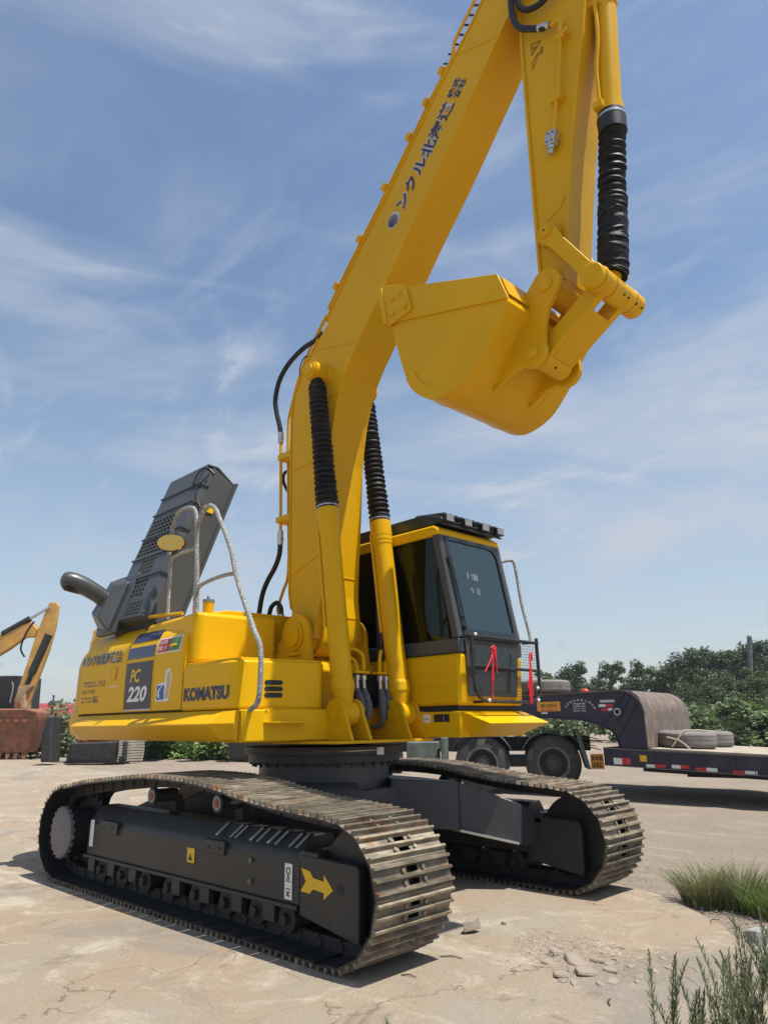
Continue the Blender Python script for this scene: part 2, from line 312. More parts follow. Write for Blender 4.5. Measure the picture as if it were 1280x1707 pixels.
# ------------------------------------------------------------------ ground
VD = Vector((-.693, .721))
def gz(x, y):
    s = (x-CAMP.x)*VD.x+(y-CAMP.y)*VD.y
    return .018*max(0, min(s, 75)-8)
def hash2(i, j): return math.sin(i*12.9898+j*78.233)*43758.5453 % 1.0
def vn(x, y):
    i, j = math.floor(x), math.floor(y); fx, fy = x-i, y-j; fx = fx*fx*(3-2*fx); fy = fy*fy*(3-2*fy)
    return (hash2(i, j)*(1-fx)+hash2(i+1, j)*fx)*(1-fy)+(hash2(i, j+1)*(1-fx)+hash2(i+1, j+1)*fx)*fy
def ground_material(name, slab):
    m = bpy.data.materials.new(name); m.use_nodes = True; t = m.node_tree; l = t.links.new
    b = t.nodes['Principled BSDF']; b.inputs['Roughness'].default_value = .92; b.inputs['Specular IOR Level'].default_value = .2
    co = N(t, 'ShaderNodeTexCoord').outputs['Object']
    def nz(sc, det, dist=0, rough=.55, vec=None, typ=None):
        n = N(t, 'ShaderNodeTexNoise'); n.inputs['Scale'].default_value = sc; n.inputs['Detail'].default_value = det; n.inputs['Distortion'].default_value = dist; n.inputs['Roughness'].default_value = rough
        l(vec or co, n.inputs['Vector']); return n.outputs['Fac']
    def rng(v, a, c, d=0, e=1):
        r = N(t, 'ShaderNodeMapRange', interpolation_type='SMOOTHSTEP'); l(v, r.inputs['Value'])
        for k, q in (('From Min', a), ('From Max', c), ('To Min', d), ('To Max', e)): r.inputs[k].default_value = q
        return r.outputs[0]
    def mix(f, a, c, typ='MIX'):
        x = N(t, 'ShaderNodeMixRGB', blend_type=typ)
        if isinstance(f, float): x.inputs[0].default_value = f
        else: l(f, x.inputs[0])
        for i, q in ((1, a), (2, c)):
            if isinstance(q, tuple): x.inputs[i].default_value = (*q, 1)
            else: l(q, x.inputs[i])
        return x.outputs[0]
    mp = N(t, 'ShaderNodeMapping'); mp.inputs['Rotation'].default_value = (0, 0, R(-28)); mp.inputs['Scale'].default_value = (.55, 1.9, 1); l(co, mp.inputs[0]); st = mp.outputs[0]
    if slab:
        base = mix(rng(nz(.8, 7, .4, .6), .35, .68), (.345, .265, .185), (.325, .285, .225))
        base = mix(rng(nz(1.4, 10, 1.6, .72), .50, .68), base, (.46, .40, .31))
        base = mix(rng(nz(1.7, 9, 1.4, .7), .55, .70, 0, .8), base, (.21, .165, .115))
        base = mix(rng(nz(.45, 8, .9, .6), .54, .66, 0, .7), base, (.245, .215, .18))
        base = mix(rng(nz(8, 9, .5, .75), .57, .74, 0, .6), base, (.27, .20, .14))
        base = mix(rng(nz(60, 4, 0, .6), .35, .65, .0, 1.), mix(1., base, (.86, .86, .86), 'MULTIPLY'), base)
        vo = N(t, 'ShaderNodeTexVoronoi', feature='DISTANCE_TO_EDGE'); vo.inputs['Scale'].default_value = .55
        wv = N(t, 'ShaderNodeVectorMath', operation='ADD'); n3 = N(t, 'ShaderNodeTexNoise'); n3.inputs['Scale'].default_value = 2.2; n3.inputs['Detail'].default_value = 8; l(co, n3.inputs['Vector'])
        sc = N(t, 'ShaderNodeVectorMath', operation='SCALE'); sc.inputs['Scale'].default_value = .8; l(n3.outputs['Color'], sc.inputs[0]); l(co, wv.inputs[0]); l(sc.outputs[0], wv.inputs[1]); l(wv.outputs[0], vo.inputs['Vector'])
        ck = rng(vo.outputs['Distance'], .0, .0055, 1, 0)
        ckm = N(t, 'ShaderNodeMath', operation='MULTIPLY'); l(ck, ckm.inputs[0]); l(rng(nz(1.1, 3), .47, .55), ckm.inputs[1])
        base = mix(ckm.outputs[0], base, (.17, .13, .09))
    else:
        base = mix(rng(nz(.35, 8, .4, .6), .35, .68), (.25, .20, .155), (.30, .245, .19))
        base = mix(rng(nz(1.6, 9, .8, .7, st), .50, .72), base, (.37, .31, .245))
        base = mix(rng(nz(22, 6, 0, .7), .52, .68, 0, .6), base, (.25, .19, .15))
        base = mix(rng(nz(70, 3, 0, .6), .58, .66, 0, .6), base, (.62, .56, .48))
    l(base, b.inputs['Base Color'])
    bh = N(t, 'ShaderNodeMath', operation='ADD'); l(nz(4, 9, .3, .65), bh.inputs[0]); bq = N(t, 'ShaderNodeMath', operation='MULTIPLY'); l(nz(45, 6, 0, .7), bq.inputs[0]); bq.inputs[1].default_value = .35 if slab else .8; l(bq.outputs[0], bh.inputs[1])
    bp = N(t, 'ShaderNodeBump'); bp.inputs['Strength'].default_value = .9; bp.inputs['Distance'].default_value = .035; l(bh.outputs[0], bp.inputs['Height']); l(bp.outputs[0], b.inputs['Normal'])
    return m
GROUND = ground_material('gravel_earth', False); SLAB = ground_material('dusty_concrete', True)
# edge of the slab on the far side of the excavator
EDGE = [(-60, 9.0), (-20, 5.6), (-8, 4.2), (-2, 3.1), (.6, 2.15), (1.7, 1.75), (2.35, 1.55), (2.75, 1.27), (3.05, 1.02), (3.35, .60), (3.75, .45), (4.5, .2), (9, -.6), (60, -9)]
def edge_y(x):
    for (a, c), (d, e) in zip(EDGE[:-1], EDGE[1:]):
        if a <= x <= d: return c+(e-c)*(x-a)/(d-a)+.07*(vn(x*5, 3)-.5)+.05*(vn(x*17, 9)-.5)
    return -20
def make_ground():
    b = NB()
    def axis(lim, fine0, fine1, step):
        v = []; x = fine0
        while x < fine1: v.append(x); x += step
        q = fine1; st = step
        while q < lim: v.append(q); st *= 1.28; q += st
        v.append(lim); q = fine0-step; st = step; w = []
        while q > -lim: w.append(q); st *= 1.28; q -= st
        w.append(-lim); return sorted(w)+v
    xs, ys = axis(700, -4, 6, .2), axis(700, -4, 10, .2)
    G = {}
    for i, x in enumerate(xs):
        for j, y in enumerate(ys):
            near = max(0, 1-max(abs(x), abs(y-2))/45)
            z = gz(x, y)-.045+near*(.05*(vn(x*.9, y*.9)-.5)+.03*(vn(x*3.1, y*3.1)-.5))
            if y < edge_y(x)-.4 and abs(x) < 60: z = min(z, gz(x, y)-.06)
            G[i, j] = b.verts.new((x, y, z))
    for i in range(len(xs)-1):
        for j in range(len(ys)-1): b.faces.new((G[i, j], G[i+1, j], G[i+1, j+1], G[i, j+1]))
    struct(part('ground', b, GROUND, sa=60))
    # slab
    b = NB(); prevc = None
    xs = [-60, -40, -28, -20, -14]+[-10+.5*i for i in range(20)]+[i*.09 for i in range(0, 56)]+[5.1, 5.6, 6.3, 7.2, 9, 13, 20, 40, 59]
    cols = []
    for x in xs:
        e = edge_y(x); c = []
        for k in range(26):
            y = e-(k/25)**2.2*(60+e)
            lip = .012*math.exp(-((e-y)/.25)**2)
            r = math.hypot((x-2.75)/.55, (y+.42)/.30); pit = .035*max(0, 1-r)**.6 if r < 1 else 0
            c.append(b.verts.new((x, y, gz(x, y)-lip-pit*0)))
        c.insert(0, b.verts.new((x, e+.03, gz(x, e)-.13)))
        cols.append(c)
    for a, c in zip(cols[:-1], cols[1:]):
        for k in range(len(a)-1): b.faces.new((a[k], c[k], c[k+1], a[k+1]))
    struct(part('concrete_pavement', b, SLAB, sa=50))
make_ground()

# ================================================================== EXCAVATOR
EX = empty('excavator'); tag(EX, 'large yellow tracked excavator with raised boom, standing on the concrete in the foreground', 'excavator')
TH = R(-2.0)
def up(name, b, m, bev=0., label=None, sa=35, parent=None, kind=None):
    """a part that turns with the upper structure"""
    o = part(name, b, m, parent or EX, bev, label, kind, sa)
    if parent is None: o.rotation_euler = (0, 0, TH)
    return o
YC = -.05

# ---- tracks
TW = .328
def track_path():
    P = []
    cx, r = 1.86, .415
    for k in range(13):
        a = R(-90+15*k); P.append((cx+(r+.02)*math.cos(a), r+r*math.sin(a)+.0))
    P += [(1.58, .85), (1.29, .868), (.97, .90), (.61, .955), (.23, .985), (-.2, .992), (-.5, .985), (-.99, .945), (-1.5, .90)]
    cx = -1.90
    for k in range(13):
        a = R(90+15*k); P.append((cx+(r+.03)*math.cos(a), r+.01+r*math.sin(a)))
    P[-1] = (-1.9, 0.0)
    P += [(-1.9+.38*k, 0.0) for k in range(1, 10)]
    return P
def resample(P, n, closed=True):
    P = [Vector((p[0], p[1])) for p in P]; Q = P+[P[0]]; ln = [0]
    for a, c in zip(Q[:-1], Q[1:]): ln.append(ln[-1]+(c-a).length)
    out = []
    for k in range(n):
        s = ln[-1]*k/n
        for i in range(len(Q)-1):
            if ln[i] <= s <= ln[i+1]:
                out.append(Q[i]+(Q[i+1]-Q[i])*((s-ln[i])/max(1e-9, ln[i+1]-ln[i]))); break
    return out, ln[-1]
def shoe_mesh():
    b = NB(); h = .091
    zt, zb = 0.0, -.013
    for s in (-1, 1): box(b, -h, h, min(s*.10, s*TW), max(s*.10, s*TW), zb, zt)
    for x0, x1 in ((-h, -.050), (-.017, .017), (.050, h)): box(b, x0, x1, -.10, .10, zb, zt)
    for x0, x1 in ((-.050, -.017), (.017, .050)):
        for sg_ in (-1, 1): box(b, x0, x1, min(sg_*.045, sg_*.10), max(sg_*.045, sg_*.10), zb, zt)
    for gx in (-.066, 0, .066):
        for y0, y1 in ((-TW, TW),):
            prism(b, [(gx-.013, zt-.001), (gx+.013, zt-.001), (gx+.007, .027), (gx-.007, .027)], y0, y1)
    for x in (-.033, .033):
        for y in (-.085, .085): cyl(b, (x, y, 0), (x, y, .016), .014, 6)
    me = fin(b, 'track_shoe', [SHOE, BLK], 30)
    for p in me.polygons:
        if p.normal.z < .5 and p.center.z < -.004 or p.normal.z < -.5: p.material_index = 1
    return me
SHOEM = shoe_mesh()
PTH, PLEN = resample(track_path(), 53)
def make_track(y, label):
    b = NB(); n = len(PTH)
    fr = []
    for i, p in enumerate(PTH):
        t = (PTH[(i+1) % n]-PTH[i-1]).normalized()
        fr.append((p, t, Vector((t.y, -t.x))))
    for i, (p, t, no) in enumerate(fr):           # chain links
        base = p-no*.03
        for s in (-1, 1):
            m4 = Matrix(((t.x, 0, no.x, base.x), (0, 1, 0, y), (t.y, 0, no.y, base.y), (0, 0, 0, 1)))
            box(b, -.088, .088, min(s*.075, s*.115), max(s*.075, s*.115), -.085, -.006, m4)
        q = (fr[(i+1) % n][0]+p)/2-no*.075
        cyl(b, (q.x, y-.125, q.y), (q.x, y+.125, q.y), .028, 8)
    tr = part('crawler_track', b, SHOED, EX, label=label)
    for i, (p, t, no) in enumerate(fr):
        o = bpy.data.objects.new('track_shoe', SHOEM); COL.objects.link(o); o.parent = tr
        base = p-no*.028
        jit = rnd.uniform(-.012, .012)
        m4 = Matrix(((t.x, 0, no.x, base.x), (0, 1, 0, y), (t.y, 0, no.y, base.y), (0, 0, 0, 1))) @ Matrix.Rotation(jit, 4, 'Y')
        o.matrix_local = m4
    return tr
make_track(-1.29, 'crawler track on the near side with rust-streaked shoes'); make_track(1.29, 'crawler track on the far side')

def track_frame(ys):
    """ys=-1 near track (outer face towards the camera), +1 far track"""
    yo, yi = ys*1.47, ys*1.09
    b = NB()
    prof = [(yo, .26), (yo, .50), (yo-ys*.035, .57), (ys*1.36, .665), (ys*1.20, .665), (yi+ys*.03, .57), (yi, .50), (yi, .26)]
    prism(b, prof, -1.58, 1.44, 'x')
    f = part('track_frame', b, GREY, EX, .006)
    b = NB()   # bottom flange, brackets
    box(b, -1.60, 1.44, min(yo, yo+ys*.022), max(yo, yo+ys*.022), .235, .262)
    for s in (yo+ys*.008, yi-ys*.008):
        for x in (-1.45, -1.08, -.70, -.02, .38, .78, 1.14):
            box(b, x-.06, x+.06, min(s, s-ys*.05*(1 if s == yo+ys*.008 else -1)), max(s, s-ys*.05*(1 if s == yo+ys*.008 else -1)), .13, .245)
    part('roller_bracket', b, GREY, f, .004)
    for x in (-1.28, -.90, -.52, -.14, .24, .62, .98, 1.30):   # lower rollers
        b = NB()
        rings(b, [(x, ys*1.29+q*.001, .165) for q in (-165, -160, -120, -118, 118, 120, 160, 165)], [.06, .085, .085, .075, .075, .085, .085, .06], 18)
        cyl(b, (x, ys*1.29-.20, .165), (x, ys*1.29+.20, .165), .035, 12)
        part('track_roller', b, SHOED, f)
    for x in (-.55, .42):    # carrier rollers
        b = NB(); rings(b, [(x, ys*1.29+ys*q, .80) for q in (-.08, .10, .11, .14)], [.055, .055, .07, .07], 18)
        box(b, x-.05, x+.05, ys*1.20-.03, ys*1.20+.03, .62, .80)
        rl = part('carrier_roller', b, SHOED, f)
        b = NB(); ring_disc(b, (x, ys*1.431, .80), (x, ys*1.436, .80), .052, .03); part('roller_rim', b, mat('roller_rim_grey', (.22, .22, .23), .5), rl)
        b = NB(); cyl(b, (x, ys*1.43, .80), (x, ys*1.438, .80), .026, 14); part('roller_cap', b, mat('dull_red_cap', (.28, .035, .03), .5), rl)
    b = NB()                 # front idler guard box
    A = [(1.45, yo+ys*.004, .22), (1.45, yo+ys*.004, .55), (1.45, yi, .55), (1.45, yi, .22)]
    Bq = [(1.99, yo+ys*.004, .13), (1.99, yo+ys*.004, .52), (1.99, yo-ys*.06, .52), (1.99, yo-ys*.06, .13)]
    prism(b, [(1.45, .21), (1.45, .56), (1.97, .55), (1.99, .52), (1.99, .14), (1.96, .13)], yo-ys*.05, yo+ys*.006)
    prism(b, [(1.45, .21), (1.45, .56), (1.97, .55), (1.99, .52), (1.99, .14), (1.96, .13)], yi, yi+ys*.05)
    prism(b, [(1.40, .52), (1.45, .585), (1.62, .585), (1.62, .50)], min(yo, yi), max(yo, yi))
    g = part('idler_guard', b, GREY, f, .01)
    b = NB(); cyl(b, (1.83, yo+ys*.006, .405), (1.83, yo+ys*.0085, .405), .032, 20); part('guard_hole', b, DFILL, g)
    b = NB()
    for s in (-1, 1): ring_disc(b, (1.86, ys*1.29+s*.05, .415), (1.86, ys*1.29+s*.09, .415), .30, .0001, 36)
    cyl(b, (1.86, ys*1.29-.14, .415), (1.86, ys*1.29+.14, .415), .13, 24); cyl(b, (1.86, ys*1.29-.05, .415), (1.86, ys*1.29+.05, .415), .325, 36)
    part('front_idler', b, BLK, f)
    b = NB()                 # sprocket with teeth
    n = 21
    for k in range(n):
        a = 2*PI*k/n; e = Vector((math.cos(a), 0, math.sin(a))); t = Vector((-e.z, 0, e.x)); c = Vector((-1.90, ys*1.29, .425))
        for s in (-1,):
            A = [c+e*.27+t*.04+Vector((0, -.03, 0)), c+e*.27-t*.04+Vector((0, -.03, 0)), c+e*.345-t*.014+Vector((0, -.03, 0)), c+e*.345+t*.014+Vector((0, -.03, 0))]
            hull8(b, A, [q+Vector((0, .06, 0)) for q in A])
    cyl(b, (-1.90, ys*1.29-.03, .425), (-1.90, ys*1.29+.03, .425), .285, 42)
    cyl(b, (-1.90, ys*1.20, .425), (-1.90, ys*1.56, .425), .205, 40)
    sp = part('drive_sprocket', b, BLK, f)
    b = NB(); rings(b, [(-1.90, ys*1.56, .425), (-1.90, ys*1.585, .425), (-1.90, ys*1.59, .425)], [.215, .215, .205], 40)
    n = 20
    for k in range(n):
        a = 2*PI*(k+.5)/n; c = Vector((-1.90+.212*math.cos(a), ys*1.57, .425+.212*math.sin(a))); cyl(b, c-Vector((0, .02, 0)), c+Vector((0, .02, 0)), .016, 8)
    part('final_drive_cover', b, mat('dusty_drive_cover', (.17, .15, .155), .7, var=.15, vscale=6), sp)
    return f
FN = track_frame(-1); FF = track_frame(1)
# slots, bracket, stickers and arrow on the near frame
b = NB()
for i, x in enumerate([.48, .66, .72, .90, .98, 1.10, 1.18, 1.33, 1.40]):
    m4 = Matrix.Translation((x, -1.415, .628)) @ Matrix.Rotation(R(-47), 4, 'X')
    box(b, -.012, .012, -.001, .0, -.06, .06, m4 @ Matrix.Rotation(R(18), 4, 'Y'))
part('frame_step_mark', b, mat('pale_grip_mark', (.30, .31, .32), .6), FN)
b = NB(); box(b, -1.30, -1.00, -1.49, -1.45, .46, .565); br = part('step_bracket', b, GREY, FN, .005)
b = NB(); box(b, .35, .62, -1.488, -1.45, .47, .56); part('step_bracket', b, GREY, FN, .005)
b = NB()
for x in (-1.24, -1.08, .42, .56): cyl(b, (x, -1.49, .51), (x, -1.492, .51), .012, 12)
part('bracket_hole', b, DFILL, br)
b = NB()
for z in (.34, .47): cyl(b, (.93, -1.47, z), (.93, -1.486, z), .018, 10)
part('frame_bolt', b, mat('dull_bolt', (.16, .16, .155), .5, metal=.5), FN)
yf = -1.4765
decal('warning_sticker', WHT, FN, (-1.53, -1.473, .33), (1, 0, 0), (0, 0, 1), .07, .22)
decal('warning_sticker', YTX, FN, (.12, -1.473, .375), (1, 0, 0), (0, 0, 1), .10, .10)
w = decal('lifting_sticker', WHT, FN, (1.30, -1.473, .285), (1, 0, 0), (0, 0, 1), .075, .21)
b = NB(); ring_disc(b, (1.337, -1.477, .452), (1.337, -1.479, .452), .022, .015, 20); ring_disc(b, (1.337, -1.477, .408), (1.337, -1.479, .408), .014, .008, 16); box(b, 1.333, 1.341, -1.479, -1.477, .418, .432); box(b, 1.303, 1.372, -1.479, -1.477, .388, .391); box(b, 1.315, 1.36, -1.479, -1.477, .345, .35)
for s in (-1, 1): box(b, -.02, .02, -1.479, -1.477, -.004, .004, Matrix.Translation((1.337, 0, .318)) @ Matrix.Rotation(s*R(45), 4, 'Y'))
part('lifting_pictogram', b, DEC, w)
b = NB()
A = [(-.22, .095), (-.10, .09), (-.055, .045), (.085, .045), (.085, .10), (.20, .0), (.085, -.10), (.085, -.045), (-.055, -.045), (-.10, -.09), (-.22, -.095), (-.15, 0)]
prism(b, [(1.625+p[0]*.72, .405+p[1]*.70-p[0]*.06) for p in A], -1.477, -1.480)
part('travel_arrow', b, YTX, FN, sa=0)
decal('warning_sticker', DEC, FN, (.135, -1.4765, .39), (1, 0, 0), (0, 0, 1), .07, .05, .001, pts=[(0, 0), (.06, 0), (.03, .05)])

# ---- X frame and swing circle
b = NB()
cyl(b, (0, 0, .72), (0, 0, 1.04), .60, 48); cyl(b, (0, 0, .60), (0, 0, .73), .70, 48, .62)
for sx in (-1, 1):
    for sy in (-1, 1):
        A0 = [(sx*.15, sy*.62, .50), (sx*.15, sy*.62, .885), (sx*.66, sy*.20, .885), (sx*.66, sy*.20, .50)]
        A1 = [(sx*.50, sy*.80, .46), (sx*.50, sy*.80, .86), (sx*1.12, sy*.58, .86), (sx*1.12, sy*.58, .46)]
        A2 = [(sx*.80, sy*.97, .36), (sx*.80, sy*.97, .72), (sx*1.50, sy*.86, .70), (sx*1.50, sy*.86, .36)]
        A3 = [(sx*.85, sy*1.12, .30), (sx*.85, sy*1.12, .60), (sx*1.55, sy*1.12, .60), (sx*1.55, sy*1.12, .30)]
        hull8(b, A0, A1); hull8(b, A1, A2); hull8(b, A2, A3)
box(b, -.7, .7, -.6, .6, .48, .82)
cf_ = part('centre_frame', b, mat('centre_frame_paint', (.045, .048, .055), .42, bump=.1, var=.12, vscale=3, col2=(.11, .10, .09), c2scale=3, lo=.6, hi=.85), EX, .012)
b = NB()
hull8(b, [(1.14, .56, .455), (1.14, .56, .475), (1.0, .60, .475), (1.0, .60, .455)], [(1.53, .86, .355), (1.53, .86, .375), (1.4, .9, .375), (1.4, .9, .355)])
part('weld_flange', b, CHR, cf_)
b = NB(); ring_disc(b, (0, 0, 1.04), (0, 0, 1.10), .70, .45, 60); ring_disc(b, (0, 0, 1.105), (0, 0, 1.17), .735, .45, 60)
for k in range(36):
    a = 2*PI*k/36; cyl(b, (.675*math.cos(a), .675*math.sin(a), 1.02), (.675*math.cos(a), .675*math.sin(a), 1.045), .018, 6)
    cyl(b, (.655*math.cos(a), .655*math.sin(a), 1.0), (.655*math.cos(a), .655*math.sin(a), 1.045), .014, 6)
sb = part('swing_bearing', b, BLK, EX)
b = NB(); tube(b, [(.62*math.cos(R(q)), .62*math.sin(R(q)), 1.02-.05+.002*i) for i, q in enumerate(range(-110, 0, 12))], .006, 6)
for v in b.verts: v.co.xy = v.co.xy*1.20; v.co.z += .155
part('grease_line', b, CHR, sb)

# ---- upper structure: deck
b = NB()
prism(b, [(-2.2, -1.28), (.55, -1.28), (.60, -.52), (.46, -.50), (.46, .385), (.70, .40), (1.28, .42), (1.28, 1.30), (-2.2, 1.30)], 1.25, 1.46, 'z')
deck = up('revolving_frame', b, YEL, .01)
b = NB(); prism(b, [(.45, -.80), (.97, -.66), (.97, .46), (.40, .46), (-.6, .3), (-.6, -.7)], 1.205, 1.228, 'z'); up('base_plate', b, YEL, .004, parent=deck)
b = NB(); box(b, -.75, .45, -.46, .40, 1.4605, 1.52); prism(b, [(-.75, 1.5), (.45, 1.5), (.45, 1.62), (.30, 1.90), (.10, 1.95), (-.75, 2.1)], -.44, .36)
up('centre_housing', b, YEL, .01, parent=deck)
b = NB(); box(b, .44, .468, -.18, .26, 1.50, 1.80); up('hose_opening', b, DFILL, parent=deck)
b = NB(); decal('serial_plate', WHT, deck, (.80, -.02, 0), (1, 0, 0), (0, 0, 1), .0, .0) if False else None; b.free()
# boom foot brackets
for y0, y1 in ((-.42, -.375), (.275, .32)):
    b = NB(); c = [(.06+.21*math.cos(R(a)), 2.15+.21*math.sin(R(a))) for a in range(-10, 195, 15)]
    prism(b, [(.36, 1.50)]+c+[(-.60, 1.95), (-.62, 1.50)], y0, y1); bk = up('boom_bracket', b, YEL, .006, parent=deck)
    b = NB(); s = -1 if y0 < 0 else 1; yy = y0 if s < 0 else y1
    rings(b, [(.06, yy, 2.15), (.06, yy+s*.02, 2.15), (.06, yy+s*.021, 2.15), (.06, yy+s*.04, 2.15), (.06, yy+s*.042, 2.15)], [.135, .135, .10, .10, .07], 28)
    box(b, .0, .15, min(yy, yy+s*.03), max(yy, yy+s*.03), 1.97, 2.0)
    up('pin_cap', b, YEL, parent=bk)
# cylinder foot brackets
FP = (.74, 1.44)
for yc in (YC-.34, YC+.34):
    for s in (-1, 1):
        b = NB(); y = yc+s*.10
        c = [(FP[0]+.125*math.cos(R(a)), FP[1]+.125*math.sin(R(a))) for a in range(0, 181, 15)]
        prism(b, [(.96, 1.229), (.93, 1.30)]+c+[(.50, 1.30), (.46, 1.229)], y-.014, y+.014); bk = up('cylinder_bracket', b, YEL, .004, parent=deck)
    b = NB(); cyl(b, (FP[0], yc-.128, FP[1]), (FP[0], yc+.128, FP[1]), .055, 20); cyl(b, (FP[0], yc-.08, FP[1]), (FP[0], yc+.08, FP[1]), .105, 24); up('foot_pin', b, YEL, parent=deck)

# ---- right hand body
def shell(x0, x1, prof):
    b = NB(); prism(b, prof, x0, x1, 'x'); return b
ybt = [(-1.33, 1.495), (-1.335, 1.80), (-1.33, 2.02), (-1.31, 2.12), (-1.265, 2.21), (-1.18, 2.30), (-1.05, 2.365), (-.90, 2.395), (-.5, 2.40), (1.2, 2.40), (1.3, 2.3), (1.33, 2.1), (1.33, 1.495)]
inner = [(p[0]*.985, p[1]-.012) for p in ybt]
b = NB(); prism(b, [(max(-1.31, min(1.31, p[0]))*.985, p[1]-.02 if p[1] > 1.6 else 1.465) for p in ybt], -2.5, -.36, 'x'); up('body_core', b, DFILL)
house = up('engine_housing', shell(-2.528, -1.462, ybt), YEL2, .006, label='rear side door with company lettering')
up('engine_housing', shell(-1.452, -.872, ybt), YEL2, .006)
up('engine_housing', shell(-.862, -.335, ybt), YEL2, .006)
hs = [o for o in EX.children if o.name.startswith('engine_housing')]
# black model panel and blue vent strips, laid along the curved flank
def flank(z):
    for (a, c), (d, e) in zip(ybt[:-1], ybt[1:]):
        if c <= z <= e: return a+(d-a)*(z-c)/(e-c)
    return -1.33
def flank_patch(name, m, x0, x1, z0, z1, parent, d=.004, n=5):
    b = NB(); A = []; Bq = []
    for k in range(n+1):
        z = z0+(z1-z0)*k/n; y = flank(z); A.append((y, z))
    dz = [(A[min(i+1, n)][0]-A[max(i-1, 0)][0], A[min(i+1, n)][1]-A[max(i-1, 0)][1]) for i in range(n+1)]
    outp = []
    for (y, z), (dy, dzz) in zip(A, dz):
        l = math.hypot(dy, dzz); outp.append((y-d*dzz/l, z+d*dy/l))
    outp = [(y-d*dzz/math.hypot(dy, dzz), z+d*dy/math.hypot(dy, dzz)) for (y, z), (dy, dzz) in zip(A, dz)]
    prism(b, A+outp[::-1], x0, x1, 'x'); return part(name, b, m, parent)
pan = flank_patch('model_panel', DEC, -1.435, -.893, 1.52, 1.955, hs[1])
for z0, z1 in ((1.99, 2.10), (2.15, 2.245), (2.285, 2.36)): flank_patch('side_vent', STRIPE, -1.435+(z0-1.95)*.1, -.893+(z0-1.95)*.1, z0, z1, hs[1], .006)
flank_patch('panel_trim', SIL, -1.435, -.893, 1.505, 1.518, hs[1])
X_, Z_ = (1, 0, 0), (0, 0, 1)
text('model_lettering', 'PC', YTX, pan, (-1.335, -1.3385, 1.765), X_, Z_, .125, .22, .03, .25)
text('model_lettering', '220', WHT, pan, (-1.375, -1.3385, 1.585), X_, Z_, .145, .41, .035, .22)
# door lettering
def company(parent, O, X, Y, h, y=None):
    X = Vector(X).normalized(); Y = Vector(Y).normalized(); O = Vector(O); k = h
    # silver backing follows the words
    for q, col, gr, dp in (('back', SIL, .085, .001), ('front', NAVY, .030, .0035)):
        text('company_lettering', 'ンクル北海道', col, parent, O+X*k*1.15-X*(gr-.018)*k-Y*(gr-.018)*k, X, Y, k*(1+2*(gr-.018)), k*(5.9+2*(gr-.018)), gr, 0, dp)
        text('company_lettering', '株式', col, parent, O+X*k*7.25+Y*k*.53, X, Y, k*.47, k*1.1, gr, 0, dp)
        text('company_lettering', '會社', col, parent, O+X*k*7.25-Y*k*.02, X, Y, k*.47, k*1.1, gr, 0, dp)
    Zn = X.cross(Y); c = O+X*k*.45+Y*k*.5
    b = NB(); cyl(b, c, c+Zn*.0015, k*.50, 32); e = part('company_emblem', b, SIL, parent)
    b = NB()
    for i in range(9):
        t = -.4+.1*i; w = math.sqrt(max(0, .44**2-t*t)); cc = c+Zn*.002
        th = .038*(1-abs(t)*1.2)+.012
        q = [cc+X*k*(-w)+Y*k*(t-th/1), cc+X*k*(w*.75)+Y*k*(t-th/1.8), cc+X*k*(w*.75)+Y*k*(t+th/1.8), cc+X*k*(-w)+Y*k*(t+th/1)]
        hull8(b, q, [v+Zn*.001 for v in q])
    part('company_emblem', b, NAVY, e)
decal('company_backing', SIL, hs[0], (-2.50, -1.3355, 1.995), (1, 0, 0), (0, -.02, 1), .10, .0) if False else None
company(hs[0], (-2.52, -1.336, 1.985), X_, (0, .02, 1), .114)
text('serial_lettering', 'TPSD25-1763', DEC, hs[0], (-2.47, -1.334, 1.765), X_, Z_, .06, .56, .02)
text('serial_lettering', '排出ガス対策型', DEC, hs[0], (-2.47, -1.334, 1.70), X_, Z_, .04, .33, .0)
text('serial_lettering', 'エアコン装備', DEC, hs[0], (-2.48, -1.333, 1.60), X_, Z_, .075, .46, .02)
lk = decal('latch_recess', mat('darker_latch_yellow', (.55, .27, .01), .5), hs[0], (-1.79, -1.334, 1.81), X_, Z_, .15, .13, .004)
decal('key_cover', YEL2, lk, (-1.755, -1.338, 1.825), X_, Z_, .08, .10, .008)
decal('latch_label', WHT, hs[0], (-1.80, -1.334, 1.745), X_, Z_, .17, .008, .003)
sg = flank_patch('safety_sticker', RED, -.83, -.62, 2.015, 2.135, hs[2]); flank_patch('safety_sticker', GRN, -.618, -.42, 2.015, 2.135, hs[2])
flank_patch('safety_sticker', WHT, -.845, -.405, 2.003, 2.147, hs[2], .002)
for i, s_ in enumerate(('诚信经营', '质量保证')): text('sticker_lettering', s_, WHT, hs[2], (-.815, -1.338+.004*(1-i)*1.5, 2.085-.055*i), X_, (0, .12, 1), .04, .18, .02, 0, .004)
b = NB(); cyl(b, (-.52, -1.334, 2.06), (-.52, -1.338, 2.07), .038, 16); part('sticker_figure', b, YTX, hs[2])
decal('blue_sticker', WHT, hs[2], (-.785, -1.334, 1.575), X_, Z_, .27, .29, .003, pts=[(0, 0), (.24, 0), (.27, .22), (.22, .29), (.16, .27), (.15, .17), (0, .15)])
decal('blue_sticker', BLU, hs[2], (-.77, -1.336, 1.59), X_, Z_, .13, .125, .003)
decal('blue_sticker', WHT, hs[2], (-.75, -1.338, 1.60), X_, Z_, .13, .125, .003, pts=[(0, .02), (.045, 0), (.02, .06), (.085, .115), (.075, .115), (.0, .07)])
